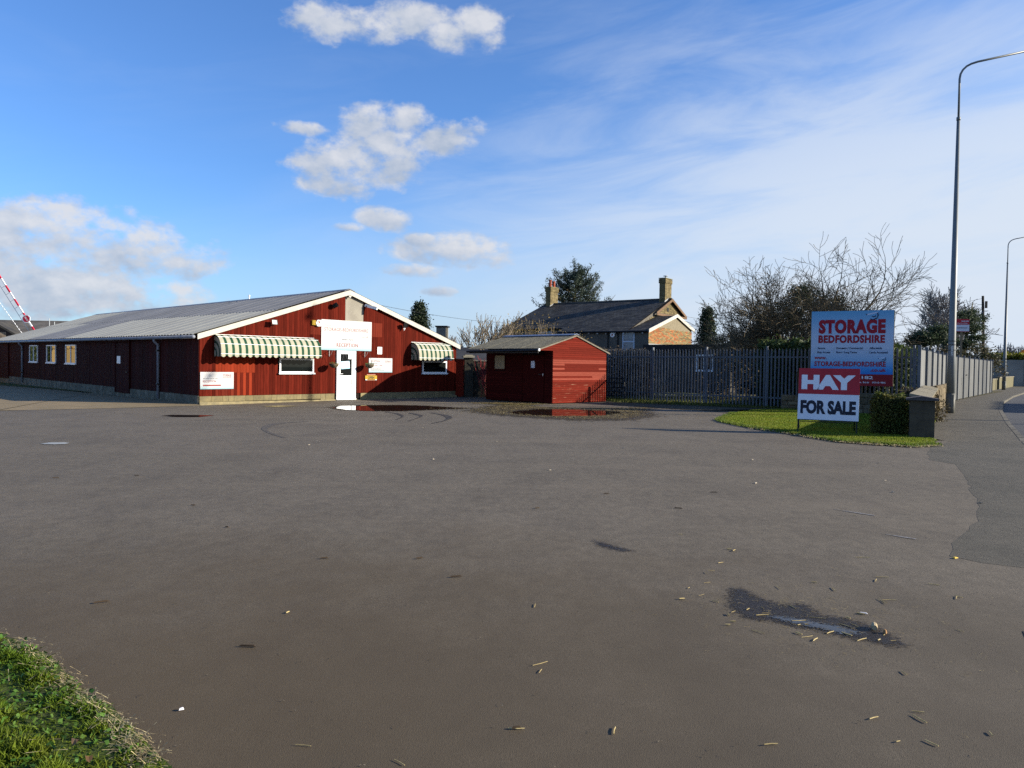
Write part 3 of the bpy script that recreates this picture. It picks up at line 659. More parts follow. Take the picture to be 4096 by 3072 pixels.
for zz, mm in ((.175, M_GREYTXT), (.14, M_REDTXT2), (.105, M_GREYTXT), (.075, M_GREYTXT)): fine_print(s, mm, .04, zz, .34, .012, -.009)
MB().bar((.06, -.002, .325), (.17, -.002, .62), .006).bar((.36, -.002, .325), (.25, -.002, .62), .006).build('string', M_GREYTXT, s)
s = board('door_notice', 'small white notice inside the top corner of the door glass', 6.39, 1.76, .145, .205, M_UPVC, M=on_front(6.39, 1.76, -.038), th=.003)
for zz in (.15, .115, .08, .04): fine_print(s, M_GREYTXT, .04, zz, .08, .012, -.0045)
s = board('side_notice', 'small pale notice on the shaded long side of the barn', 0, 0, .44, .33, M_UPVC, M=FB @ T(-.075, 8.48, 1.39) @ S90, th=.006)
# alarm box, lamps, camera
t = thing('alarm_box', 'white hexagonal alarm box with a red S and yellow side at the big sign', 'alarm', on_front(4.90, 3.225))
hexa = [(.15*cos(k*pi/3), -.10, .15*sin(k*pi/3)) for k in range(6)]
MB().prism(hexa, (0, .09, 0)).build('housing', M_UPVC, t); MB().box(-.30, -.145, -.075, -.01, -.09, .11).build('strobe', M_YEL, t)
lettering('S', t, mat('red_enamel', (.55, .02, .02), rough=.4), -.055, -.01, .115, .105, -.103, .05); fine_print(t, M_REDTXT2, -.06, -.05, .12, .02, -.103)
def floodlight(x, z, label, head, tilt=-20, turn=0, sz=1., hood=False, lens=True):
    t = thing('floodlight', label, 'floodlight', on_front(x, z), 'security lights under the gable')
    Mh = T(0, -.16*sz, 0) @ Matrix.Rotation(rad(turn), 4, 'Z') @ Matrix.Rotation(rad(tilt), 4, 'X') @ Matrix.Scale(sz, 4)
    h = MB()
    if hood: h.lathe([(.03, -.12), (.085, -.1), (.10, .02), (.10, .10), (.085, .10), (.085, .0)], 12)
    else: h.add([(-.11,-.06,-.085),(.11,-.06,-.085),(.11,-.06,.085),(-.11,-.06,.085),(-.07,.05,-.05),(.07,.05,-.05),(.07,.05,.05),(-.07,.05,.05)], [(0,3,2,1),(4,5,6,7),(0,1,5,4),(1,2,6,5),(2,3,7,6),(3,0,4,7)]).box(-.12,.12,-.075,-.055,.085,.10).box(-.12,.12,-.075,-.055,-.10,-.085).box(-.12,-.105,-.075,-.055,-.085,.085).box(.105,.12,-.075,-.055,-.085,.085)
    ho = h.build('lamp_head', head, t, M=Mh)
    if not hood and lens: MB().box(-.10, .10, -.064, -.060, -.08, .08).build('lens', mat('lamp_glass', (.55, .56, .55), (.3, .31, .3), rough=.2, scale=9), ho)
    MB().tube([(0, 0, -.10*sz), (0, -.10*sz, -.12*sz), (0, -.16*sz, -.07*sz)], .014, 6).lathe([(.045, 0), (.045, .02)], 10, (0, 0, -.11*sz)).build('bracket', M_BLACK, t)
    return t
floodlight(2.85, 3.145, 'floodlight above the left awning', M_BLACK, -12)
floodlight(5.62, 4.0, 'small black hooded spotlight left of the blank grey panel', M_BLACK, 62, 40, 1.0, True)
t = floodlight(9.29, 3.36, 'black floodlight with a dangling sensor on the right slope of the gable', M_BLACK, 20, lens=False)
MB().tube([(0, -.12, -.12), (-.06, -.14, -.17), (-.05, -.15, -.24), (0, -.14, -.22)], .012, 6).lathe([(.02, 0), (.035, .03), (.02, .06)], 8, (.0, -.14, -.20)).build('sensor', M_UPVC, t)
t = thing('security_camera', 'white boxed security camera under the gable peak', 'camera', on_front(7.16, 4.02))
MB().box(-.06, .06, -.62, -.06, -.05, .07, Matrix.Rotation(rad(35), 4, 'Z') @ Matrix.Rotation(rad(14), 4, 'X')).build('housing', M_UPVC, t, M=T(0, .0, .10)); MB().tube([(0, 0, -.05), (0, -.10, -.06), (.02, -.16, .06)], .018, 6).build('bracket', M_BLACK, t)
# hanging baskets
M_COIR = mat('coir_liner', (.085, .066, .04), (.14, .11, .07), rough=.95, scale=16, bump=.8, bscale=40)
M_LEAF = mat('basket_leaves', (.05, .10, .02), (.09, .12, .04), rough=.6, scale=10, island=.4)
M_VIOLET = mat('violet_petals', (.16, .06, .45), rough=.6)
def basket(x, label, flower):
    t = thing('hanging_basket', label, 'hanging basket', on_front(x, 1.37), 'hanging baskets beside the door')
    y0 = -.37; R_ = .20
    prof = [(R_*sin(a), .185 - R_*.9*cos(a)) for a in (.12, .35, .6, .85, 1.1, 1.35, 1.57)]
    MB().lathe(prof, 18, (0, y0, 0)).build('basket', M_COIR, t, True)
    q = MB(); r = random.Random(int(x*10))
    for i in range(90):
        a, d = r.uniform(0, 2*pi), R_*sqrt(r.random()); p = Vector((d*cos(a), y0+d*sin(a), .19+r.uniform(0, .07)*(1.2-d/R_)))
        u = Vector((r.uniform(-1,1), r.uniform(-1,1), r.uniform(-.3,1))).normalized()*.035; v_ = u.orthogonal().normalized()*.014
        q.add([p-v_, p+v_, p+u+v_*.3, p+u-v_*.3], [(0,1,2,3)])
    q.build('plants', M_LEAF, t)
    if flower:
        f = MB()
        for k in range(5): a = k*2*pi/5; f.add([(.13, y0-.05, .27), (.13+.03*cos(a-.4), y0-.055, .27+.03*sin(a-.4)), (.13+.036*cos(a), y0-.06, .27+.036*sin(a)), (.13+.03*cos(a+.4), y0-.055, .27+.03*sin(a+.4))], [(0,1,2,3)])
        f.build('flower', M_VIOLET, t)
    c = MB()
    for k in range(3): a = k*2*pi/3+.5; c.bar((R_*cos(a), y0+R_*sin(a), .18), (0, y0, .70), .006)
    c.build('chain', M_BLACK, t)
    MB().bar((0, 0, .48), (0, -.01, .76), .016).bar((0, -.01, .735), (0, y0-.03, .735), .014).tube([(0, -.01, .50), (0, -.12, .56), (0, -.2, .66), (0, -.24, .73)], .008, 5).build('bracket', mat('white_iron', (.5, .5, .5), (.3, .3, .3), rough=.6, scale=20), t)
basket(5.45, 'hanging basket left of the white door with one violet flower', True)
basket(7.23, 'hanging basket right of the white door overlapping the hours sign', False)
# ================================================================ red timber hut
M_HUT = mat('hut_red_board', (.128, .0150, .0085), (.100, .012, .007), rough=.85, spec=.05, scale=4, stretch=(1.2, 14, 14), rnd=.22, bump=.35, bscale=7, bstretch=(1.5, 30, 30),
            wear=((.24, .095, .055), 2.6, (.9, 14, 14), .66, .78))
M_HUTP = mat('hut_faded_board', (.225, .052, .034), (.19, .040, .026), rough=.85, spec=.05, scale=4, stretch=(1.2, 14, 14), rnd=.10, bump=.3, bscale=7, bstretch=(1.5, 30, 30))
M_HUTW = mat('hut_worn_board', (.125, .0145, .008), (.098, .0115, .0065), rough=.85, spec=.05, scale=4, stretch=(1.2, 14, 14), rnd=.18, bump=.4, bscale=7, bstretch=(1.5, 30, 30),
             wear=((.34, .22, .14), 2.6, (.6, 9, 14), .585, .70))
M_HUTDIM = mat('hut_dimmed_board', (.050, .0055, .0045), (.038, .0045, .004), rough=.85, spec=.05, scale=3, stretch=(1, 12, 12), rnd=.2, bump=.3, bscale=7)  # darker copy of the hut boards; side shade put into the colour
M_HROOF = mat('mossy_corrugated_sheet', (.15, .142, .112), (.085, .081, .066), rough=.95, scale=9, detail=8, rnd=.1, bump=.5, bscale=50, wear=((.33, .32, .27), 14, None, .62, .74))
FH = frame(1.675, 30.661, 45)
hut = thing('timber_hut', 'small red timber hut with mossy corrugated roof beside the big puddle', 'hut', FH)
GW, GL = 3.58, 4.01
def hz(x): return 2.26 + (2.885-2.26)*(x+.87)/2.32 if x < 1.45 else 2.17 + (2.885-2.17)*(3.76-x)/2.31
MB().prism([(.03, .03, .02), (GW-.03, .03, .02), (GW-.03, .03, hz(GW)-.06), (1.45, .03, 2.82), (.03, .03, hz(0)-.06)], (0, GL-.06, 0)).build('wall_core', M_BACK, hut)
# weatherboards of the sunny gable
rows = 33; bh = 2.885/rows; r = random.Random(12)
for k in range(rows):
    z0, z1 = .03 + k*bh, .03 + (k+1)*bh - .002
    za = z0
    xl = 0.0
    if z0 > 2.20:
        xl = max(-.85, (z0 + .01 - 2.26)/(2.885-2.26)*2.32 - .87); xr = 3.76 - (z0 + .01 - 2.17)/(2.885-2.17)*2.31
        xr = min(xr, GW)
        xlt = max(-.85, (z1 + .03 - 2.26)/.625*2.32 - .87); xrt = min(GW, 3.76 - (z1 + .03 - 2.17)/.715*2.31)
    else: xr = GW; xlt, xrt = xl, xr
    zc = (z0+z1)/2
    if xrt - xlt < .12: continue
    pale = 1.66 < zc < 1.86 or .99 < zc < 1.30
    cuts = [xl, xr]; mats_ = [M_HUTP if pale else (M_HUTW if zc < .85 else M_HUT)]
    if 1.40 < zc < 1.52: cuts = [xl, .74, 3.05, xr]; mats_ = [M_HUTP, M_HUT, M_HUTP]
    elif 1.56 < zc < 1.66: cuts = [xl, .74, xr]; mats_ = [M_HUTP, M_HUT]
    elif 1.08 < zc < 1.17: cuts = [xl, 2.6, xr]; mats_ = [M_HUT, M_HUTP]
    elif zc > 1.9 and k % 3: c_ = r.uniform(.8, 2.4); cuts = [xl, c_, xr]; mats_ = [M_HUT, M_HUT]
    for a, b, m in zip(cuts, cuts[1:], mats_):
        ta = xlt if a == xl else a; tb = xrt if b == xr else b
        if b - a < .02 or tb - ta < .02: continue
        MB().add([(a+.001, -.030, z0), (b-.001, -.030, z0), (b-.001, .028, z0), (a+.001, .028, z0), (ta+.001, -.014, z1), (tb-.001, -.014, z1), (tb-.001, .028, z1), (ta+.001, .028, z1)],
                 [(0,3,2,1),(4,5,6,7),(0,1,5,4),(1,2,6,5),(2,3,7,6),(3,0,4,7)]).build('plank', m, hut)
# shaded long side: door, blocked window, boards
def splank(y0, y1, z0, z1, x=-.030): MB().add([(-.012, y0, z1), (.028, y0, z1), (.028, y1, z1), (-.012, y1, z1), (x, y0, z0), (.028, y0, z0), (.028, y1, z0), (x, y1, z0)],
                 [(0,1,2,3),(7,6,5,4),(0,4,5,1),(1,5,6,2),(2,6,7,3),(3,7,4,0)]).build('plank', M_HUTDIM, hut)
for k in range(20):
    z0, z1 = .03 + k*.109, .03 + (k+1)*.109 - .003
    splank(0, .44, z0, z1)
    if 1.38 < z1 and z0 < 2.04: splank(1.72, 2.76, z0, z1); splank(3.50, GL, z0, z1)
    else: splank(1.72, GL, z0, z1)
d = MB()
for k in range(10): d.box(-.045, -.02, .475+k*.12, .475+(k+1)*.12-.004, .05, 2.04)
d = d.build('door', M_HUTDIM, hut)
MB().box(-.06, -.045, .50, .75, 1.20, 1.24).build('hasp', M_BLACK, d); MB().box(-.075, -.061, .455, .50, 1.16, 1.26).build('padlock', M_STEEL, d)
MB().box(-.05, .0, .445, .472, .03, 2.06).box(-.05, 0, 1.69, 1.715, .03, 2.06).build('door_frame', M_HUTDIM, hut)
wf = MB().box(-.05, .02, 2.765, 2.81, 1.38, 2.06).box(-.05, .02, 3.45, 3.495, 1.38, 2.06).box(-.05, .02, 2.81, 3.45, 1.38, 1.42).box(-.05, .02, 2.81, 3.45, 2.02, 2.06).build('window', M_HUTDIM, hut)
MB().box(-.03, -.005, 2.812, 3.448, 1.422, 2.018).build('blanking_board', mat('tan_board', (.32, .25, .15), (.27, .21, .13), rough=.8, scale=2), wf)
MB().box(-.052, -.046, .97, 1.19, 1.49, 1.78).build('notice', mat('blueish_paper', (.62, .64, .72), rough=.6), d)
ta, tb = atan2(.625, 2.32), atan2(.715, 2.31)
for k in range(4):
    link('roof_sheet', corrugated(2.46, 1.08, .09, .021).mesh('roof_sheet', M_HROOF, True), hut, T(-.93, -.08+k*1.07, 2.285) @ Matrix.Rotation(-ta, 4, 'Y') @ T(0, 0, .004*(k % 2)))
for k in range(4):
    link('roof_sheet', corrugated(2.47, 1.08, .09, .021).mesh('roof_sheet', M_HROOF, True), hut, T(3.80, 1.0+k*1.07, 2.195) @ Matrix.Rotation(pi, 4, 'Z') @ Matrix.Rotation(-tb, 4, 'Y'))
MB().prism([(1.45, -.07, 2.985), (1.62, -.07, 2.935), (1.62, -.07, 2.91), (1.45, -.07, 2.955), (1.28, -.07, 2.91), (1.28, -.07, 2.935)][::-1], (0, 4.36, 0)).build('ridge_cap', mat('blue_grey_ridge', (.16, .20, .30), (.13, .16, .22), rough=.4), hut)
MB().prism([(-.92, -.075, 2.22), (1.45, -.075, 2.86), (1.45, -.075, 2.915), (-.92, -.075, 2.275)], (0, .03, 0)).prism([(1.451, -.075, 2.86), (3.80, -.075, 2.13), (3.80, -.075, 2.185), (1.451, -.075, 2.915)], (0, .03, 0)).build('verge_board', mat('weathered_verge', (.19, .17, .135), (.14, .125, .10), rough=.85, scale=9), hut)
MB().tube([(-.95, -.06, 2.215), (-.95, 4.3, 2.175)], .05, 8).box(-.90, -.86, 0, 4.2, 2.10, 2.235).build('gutter', M_BLACK, hut)
MB().box(-.95, -.86, -.085, -.045, 2.185, 2.285).build('bargeboard_foot', M_UPVC, hut)

# ================================================================ boundary pieces between barn and hut
FR = FB @ T(12.585, .10, 0)
t = thing('boarded_fence_panel', 'short bright red boarded fence panel at the right end of the long building', 'fence', FR)
for k in range(6): MB().box(.002+k*.12, .118+k*.12, -.03, 0, -.05, 1.83).build('plank', mat('fence_red_board', (.26, .025, .010), (.21, .02, .009), rough=.75, scale=4, stretch=(12, 12, .6), rnd=.12), t)
MB().box(0, .72, -.04, .03, 1.832, 1.87).build('cap_rail', mat('fence_red_board', (0, 0, 0)), t); MB().box(.72, .80, -.05, .05, -.05, 1.84).build('post', M_REDDIM, t)
M_BRD = mat('dark_old_brick', (.050, .045, .033), (.036, .031, .024), rough=.9, scale=9, rnd=.3, bump=.5, bscale=40)
FW = frame(-1.93, 36.3, 80)
t = thing('brick_garden_wall', 'shaded brown brick wall with a capped pier between barn and red hut', 'wall', FW)
MB().box(0, 3.6, .012, .21, -.1, 1.76).build('mortar_core', mat('old_mortar', (.055, .05, .04), rough=.95), t)
for row in range(23):
    for k in range(16 if row % 2 else 15):
        a = max(0, k*.235 - (.117 if row % 2 else 0)); b = min(k*.235 + .225 - (.117 if row % 2 else 0), 3.6)
        if b - a > .03 and row % 2 == row % 2 and len(t.children) < 300: MB().box(a, b, RNG.uniform(-.006, .004), .03, row*.077, row*.077+.066).build('brick', M_BRD, t)
MB().box(0, 3.62, -.03, .24, 1.762, 1.82).build('coping', mat('pale_coping', (.33, .3, .23), (.24, .22, .17), rough=.9, scale=5), t)
MB().box(-.42, .0, -.12, .3, -.1, 1.93).build('pier', M_BRD, t); pc = MB().box(-.5, .06, -.2, .38, 1.932, 2.03).box(-.42, -.02, -.12, .3, 2.03, 2.07).build('pier_cap', mat('pale_coping', (0, 0, 0)), t)
# low outbuilding with a dark roof behind the wall
FO = frame(-6.5, 44.5, 90)
t = thing('low_outbuilding', 'low outbuilding with plain dark grey roof behind barn and hut', 'building', FO)
MB().box(0, 13, 0, 6, -.1, 1.75).build('wall', M_BRD, t)
rp = MB(); 
for k in range(12): rp.prism([(-.3, -.3+3.3*k/12, 1.70+.95*k/12), (-.3, -.3+3.3*(k+1)/12+.06, 1.70+.95*(k+1)/12+.017), (-.3, -.3+3.3*(k+1)/12+.06, 1.73+.95*(k+1)/12+.017), (-.3, -.3+3.3*k/12, 1.745+.95*k/12)], (13.6, 0, 0))
rp.build('roof', mat('dark_felt_roof', (.055, .056, .062), (.042, .042, .047), rough=.85, scale=2, bump=.2), t)
MB().prism([(-.3, 3.0, 2.67), (-.3, 6.3, 1.73), (-.3, 6.3, 1.70), (-.3, 3.0, 2.64)], (13.6, 0, 0)).build('roof', MATS['dark_felt_roof'], t)

# ================================================================ palisade fences
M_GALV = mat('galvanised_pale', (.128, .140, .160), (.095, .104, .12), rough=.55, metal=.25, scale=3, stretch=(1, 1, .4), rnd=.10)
M_GALVP = mat('galvanised_rail', (.130, .142, .16), (.10, .11, .124), rough=.55, metal=.25, scale=3)
def pale_mesh(mm):
    m = MB(); xs = [-.034, -.018, 0, .018, .034]; ys = [0, -.013, 0, -.013, 0]; tops = [2.32, 2.37, 2.41, 2.37, 2.32]
    for dy in (0, .004): m.v += [(x, y+dy-.01, .04) for x, y in zip(xs, ys)] + [(x, y+dy-.01, z) for x, y, z in zip(xs, ys, tops)]
    for i in range(4): m.f += [(i, i+1, 6+i, 5+i), (10+i, 15+i, 16+i, 11+i), (5+i, 6+i, 16+i, 15+i)]
    m.f += [(0, 5, 15, 10), (4, 14, 19, 9)]
    return m.mesh('pale', mm)
M_GALVS = mat('sunlit_galvanised_pale', (.245, .25, .245), (.19, .195, .19), rough=.6, metal=.1, scale=3, stretch=(1, 1, .4), rnd=.12)  # same steel as the yard run, its colour lightened for sunlight
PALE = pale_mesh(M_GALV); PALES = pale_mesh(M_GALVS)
POSTM = MB().box(-.032, .032, .012, .11, 0, 2.47).box(-.036, .036, .008, .114, 2.47, 2.49).mesh('post', M_GALVP)
def palisade(name, label, pts, n, bay=17, post_off=0, group='palisade fences round the yard', out=0):
    t = thing(name, label, 'fence', T(pts[0][0], pts[0][1], 0), group); o = Vector(pts[0])
    L = [0]; V = [Vector(p) for p in pts]
    for a, b in zip(V, V[1:]): L.append(L[-1] + (b-a).length)
    def at(s):
        for i in range(len(V)-1):
            if s <= L[i+1] or i == len(V)-2:
                d = (V[i+1]-V[i]).normalized(); p = V[i] + d*(s-L[i]) - o; return p, atan2(d.y, d.x)
    ya = [RNG.uniform(-.10, .10) for _ in range(40)]
    for k in range(n):
        s = L[-1]*(k+.5)/n; p, a = at(s)
        if out: a += ya[(k-post_off)//bay]
        link('pale', PALES if out else PALE, t, T(p.x, p.y, RNG.uniform(-.008, .008)) @ Matrix.Rotation(a + RNG.uniform(-.02, .02), 4, 'Z') @ Matrix.Rotation(RNG.uniform(-.004, .004), 4, 'Y'))
    nb = (n - post_off)//bay
    for k in range(nb+2):
        s = min(L[-1], L[-1]*(post_off + k*bay)/n); p, a = at(s)
        link('post', POSTM, t, T(p.x, p.y, 0) @ Matrix.Rotation(a, 4, 'Z') @ T(0, -out, 0))
    for z in (.42, 2.06):
        rl = MB()
        for i in range(len(V)-1):
            a, b = V[i]-o, V[i+1]-o; d = (b-a).normalized(); nrm = Vector((-d.y, d.x))*.028
            rl.bar((a.x+nrm.x, a.y+nrm.y, z), (b.x+nrm.x, b.y+nrm.y, z), .045, .05)
        rl.build('rail', M_GALVP, t)
    return t
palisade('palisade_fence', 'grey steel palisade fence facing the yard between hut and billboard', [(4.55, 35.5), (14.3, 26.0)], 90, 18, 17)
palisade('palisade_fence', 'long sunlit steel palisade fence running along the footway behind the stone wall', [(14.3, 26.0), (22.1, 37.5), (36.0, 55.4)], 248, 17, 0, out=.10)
# black farm gate leaning on the fence
fd = Vector((9.75, -9.5)).normalized(); fn = Vector((fd.y, -fd.x))
FGATE = Matrix.Translation((3.98, 35.45, 0)) @ Matrix.Rotation(atan2(fd.y, fd.x)+.10, 4, 'Z') @ Matrix.Rotation(rad(-10), 4, 'X')
t = thing('farm_gate', 'black barred metal gate leaning on the palisade fence beside the hut', 'gate', FGATE)
for k, z in enumerate((.05, .22, .42, .62, .84, 1.06)): MB().tube([(0, 0, z), (1.52-.0*z, 0, z)], .022, 8).build('bar', M_BLACK, t)
MB().tube([(0, 0, .02), (0, 0, 1.08)], .028, 8).build('stile', M_BLACK, t); MB().tube([(1.66, 0, .0), (1.50, 0, 1.08)], .030, 8).tube([(1.60, 0, .8), (1.70, 0, .85)], .02, 6).build('stile', M_BLACK, t)

# ================================================================ farmhouse
M_SLATE = mat('dark_slate', (.058, .054, .046), (.034, .033, .032), rough=.7, scale=1.1, stretch=(1, 1, 1), island=.35, bump=.3, bscale=14, wear=((.075, .075, .045), 3, None, .62, .8))
M_RENDER = mat('grey_render', (.125, .115, .098), (.095, .087, .074), rough=.9, scale=1.2, bump=.3, bscale=30)
M_BUFF = mat('buff_brick', (.22, .17, .085), (.17, .125, .06), rough=.9, scale=5, rnd=.25, bump=.4, bscale=30)
M_BUFFI = mat('buff_brick_loose', (.165, .132, .064), (.115, .09, .045), rough=.9, scale=3, island=.3, bump=.4, bscale=30)
M_ORNG = mat('orange_brick', (.27, .085, .034), (.28, .16, .065), rough=.9, scale=.9, rnd=.28, bump=.4, bscale=30, lo=.42, hi=.58)
M_MORT = mat('pale_mortar', (.22, .19, .13), (.17, .145, .10), rough=.95, scale=6)
M_BARGE = mat('brown_barge', (.17, .105, .062), (.12, .075, .045), rough=.8, scale=4)
M_TERRA = mat('terracotta', (.36, .075, .03), (.28, .06, .03), rough=.7, scale=5, rnd=.2)
# local frame: x along the gable (g), y along the long side (away, L), z up
gdir = Vector((.574, .819)); ldir = Vector((-.819, .574))
FF = Matrix.Translation((9.55, 52.0, 0)) @ Matrix.Rotation(atan2(gdir.y, gdir.x), 4, 'Z')
house = thing('farmhouse', 'old farmhouse with dark slate roof and two brick chimneys behind the fence', 'house', FF)
def slates(x0, z0, x1, z1, y0, y1, rows, parent, name='slate_slope', th=.022):
    """courses of slates from the eave (x0, z0) to the ridge (x1, z1)"""
    m = MB(); r = random.Random(int(y0*10+rows)); dx, dz = (x1-x0)/rows, (z1-z0)/rows; ln = sqrt(dx*dx+dz*dz); nx, nz = -dz/ln, dx/ln
    if nz < 0: nx, nz = -nx, -nz
    for k in range(rows):
        off = (k % 2)*.15; y = y0 - off
        while y < y1:
            a, b = max(y, y0), min(y+.29, y1); y += .30
            if b - a < .04: continue
            t1 = th + r.uniform(-.004, .008)
            p = [(x0+dx*k+nx*t1, z0+dz*k+nz*t1), (x0+dx*(k+1.05)+nx*.008, z0+dz*(k+1.05)+nz*.008), (x0+dx*k, z0+dz*k)]
            m.add([(p[0][0], a, p[0][1]), (p[0][0], b, p[0][1]), (p[1][0], b, p[1][1]), (p[1][0], a, p[1][1]), (p[2][0], a, p[2][1]), (p[2][0], b, p[2][1])], [(0, 1, 2, 3) if dx < 0 else (3, 2, 1, 0), (0, 4, 5, 1)])
    o = m.build(name, M_SLATE, parent, kind='stuff')
    MB().add([(x0, y0, z0-.03), (x0, y1, z0-.03), (x1, y1, z1-.03), (x1, y0, z1-.03)], [(0, 1, 2, 3)]).build('roof_deck', M_BACK, o)
    return o
RX, RZ = 7.39, 7.0
# main block (ridge at RX) with the long catslide towards the yard
slates(-.15, 4.16, RX, RZ, 1.55, 7.4, 26, house, 'roof'); slates(.75, 4.50, RX, RZ, 7.4, 13.4, 24, house, 'roof')
slates(10.35, 5.78, RX, RZ, 1.40, 13.4, 11, house, 'roof')
MB().tube([(RX, 1.4, RZ+.02), (RX, 13.4, RZ+.02)], .09, 8).build('ridge_tiles', M_SLATE, house)
# extension with the brick gable
EX, EZ, EW = 4.85, 5.50, 8.07
slates(-.15, 4.16, EX, EZ, -.12, 1.55, 17, house, 'roof'); slates(EW+.15, 4.56, EX, EZ, -.12, 3.2, 12, house, 'roof')
MB().prism([(0, .0, 0), (EW, .0, 0), (EW, .0, 4.55), (EX, 0, 5.42), (0, 0, 4.12)], (0, 1.6, 0)).build('wall', M_RENDER, house)
MB().prism([(0, 1.61, 0), (10.13, 1.61, 0), (10.13, 1.61, 5.78), (RX, 1.61, 6.92), (0, 1.61, 4.10)], (0, 5.75, 0)).prism([(1.0, 7.37, 0), (10.13, 7.37, 0), (10.13, 7.37, 5.78), (RX, 7.37, 6.92), (1.0, 7.37, 4.48)], (0, 5.9, 0)).build('wall', M_RENDER, house)
# brick gable: single bricks
MB().prism([(0.02, -.012, 3.1), (EW-.02, -.012, 3.1), (EW-.02, -.012, 4.5), (EX, -.012, 5.38), (.02, -.012, 4.12)], (0, .011, 0)).build('mortar_bed', M_MORT, house)
r = random.Random(8); nbk = 0
for row in range(27):
    z0 = 3.28 + row*.086
    k = 0; x = -.17 if row % 2 else 0
    while x < EW:
        bw = .36; a, b = max(0, x+.008), min(EW, x+bw-.008); x += bw
        top = lambda q: (4.12 + (5.40-4.12)*q/EX) if q < EX else (4.52 + (5.40-4.52)*(EW-q)/(EW-EX))
        if b-a < .05 or min(top(a), top(b)) < z0+.09: continue
        if nbk < 296:
            m_ = M_BUFF if r.random() < .25 + .6*(a/EW) else M_ORNG
            MB().box(a, b, -.028-r.uniform(0, .006), -.011, z0, z0+.074).build('brick', m_, house); nbk += 1
MB().box(0, EW, -.05, -.012, 3.02, 3.24).build('lead_flashing', mat('pale_lead', (.31, .315, .32), (.25, .255, .26), rough=.6, scale=4), house)
for p in ([(-.2, 4.0), (EX, 5.36), (EX, 5.62), (-.2, 4.26)], [(EX+.002, 5.36), (EW+.25, 4.36), (EW+.25, 4.62), (EX+.002, 5.62)]):
    MB().prism([(a, -.16, b) for a, b in p], (0, .05, 0)).build('bargeboard', M_WHITE, house)
# main gable pediment
mg = MB()
for row in range(12):
    z0 = 5.80 + row*.09; hw = (6.92-z0-.08)/.41
    x = RX-hw - (.12 if row % 2 else 0)
    while x < RX+hw:
        a, b = max(x, RX-hw), min(x+.34, RX+hw); x += .355
        if b-a > .05: mg.box(a, b, 1.585, 1.612, z0, z0+.078)
mg.build('gable_bricks', M_BUFFI, house, kind='stuff')
sp = MB()
for row in range(14):
    z0 = 4.35 + row*.09; x = 1.2
    while x < 5.2:
        if z0 < 3.95+.38*x - .1: sp.box(x, x+.34, 1.585, 1.612, z0, z0+.078)
        x += .355
sp.build('gable_bricks', M_BUFFI, house, kind='stuff')
MB().box(RX-.55, RX-.2, 1.565, 1.586, 6.0, 6.3).build('gable_vent', M_BLACK, house)
for p in ([(4.40, 5.60), (RX, 6.83), (RX, 7.04), (4.40, 5.80)], [(RX+.002, 6.83), (10.4, 5.60), (10.4, 5.80), (RX+.002, 7.04)], [(4.42, 5.56), (10.36, 5.56), (10.36, 5.72), (4.42, 5.72)]):
    MB().prism([(a, 1.32, b) for a, b in p], (0, .06, 0)).build('bargeboard', M_BARGE, house)
def chimney(x, y, wx, wy, top, pots, label):
    c = MB(); r = random.Random(int(y*7)); rows_ = int((top-6.3)/.085)
    for k in range(rows_):
        z0 = 6.3 + k*.085; e = .05 if k > rows_-5 else 0
        for x0, x1, y0, y1, n_, ax in ((x-wx/2-e, x+wx/2+e, y-wy/2-e, y-wy/2-e+.03, 4, 0), (x-wx/2-e, x+wx/2+e, y+wy/2+e-.03, y+wy/2+e, 4, 0), (x-wx/2-e, x-wx/2-e+.03, y-wy/2-e+.031, y+wy/2+e-.031, 2, 1), (x+wx/2+e-.03, x+wx/2+e, y-wy/2-e+.031, y+wy/2+e-.031, 2, 1)):
            for j in range(n_):
                o_ = .4 if k % 2 else 0
                if ax == 0: a = x0+(x1-x0)*j/n_; b = x0+(x1-x0)*(j+1)/n_; c.box(a+.004, b-.004, y0, y1, z0, z0+.074)
                else: a = y0+(y1-y0)*j/n_; b = y0+(y1-y0)*(j+1)/n_; c.box(x0, x1, a+.004, b-.004, z0, z0+.074)
    st = MB().box(x-wx/2+.012, x+wx/2-.012, y-wy/2+.012, y+wy/2-.012, 6.0, top).build('chimney', M_MORT, house, label=label)
    c.build('chimney_bricks', M_BUFFI, st, kind='stuff')
    MB().box(x-wx/2-.06, x+wx/2+.06, y-wy/2-.06, y+wy/2+.06, top, top+.05).build('chimney_cap', mat('lichened_cap', (.24, .23, .12), (.16, .15, .1), rough=.95, scale=6), st)
    MB().prism([(x-wx/2-.12, y-wy/2-.03, 6.55), (x+wx/2+.1, y-wy/2-.03, 6.55), (x+wx/2+.1, y-wy/2-.03, 6.86), (x, y-wy/2-.03, 7.12), (x-wx/2-.12, y-wy/2-.03, 6.82)], (0, .02, 0)).build('flashing', mat('pale_lead', (0, 0, 0)), st)
    for px, h, m_ in pots:
        MB().lathe([(.13, 0), (.15, .05), (.125, .1), (.115, h-.1), (.14, h-.05), (.13, h)], 12, (x+px, y, top+.05)).build('chimney_pot', m_, st)
    return st
chimney(RX-.05, 1.95, 1.25, .5, 8.62, [], 'right buff brick chimney stack')
chimney(RX+.05, 12.7, 1.25, .5, 8.45, [(-.3, .62, M_TERRA), (.3, .56, M_TERRA)], 'left buff brick chimney stack with two red pots')
MB().lathe([(.16, 0), (.16, .03), (.06, .03), (.06, .18), (.2, .18), (.2, .22)], 10, (RX-.05, 1.95, 8.67)).build('flue_cowl', M_STEEL, house)
w_ = bpy.data.objects
cage = MB()
for k in range(4): a = k*pi/2; cage.bar((RX-.25+.13*cos(a), 12.7+.13*sin(a), 9.1), (RX-.25, 12.7, 9.42), .015)
cage.build('pot_guard', M_BLACK, house)
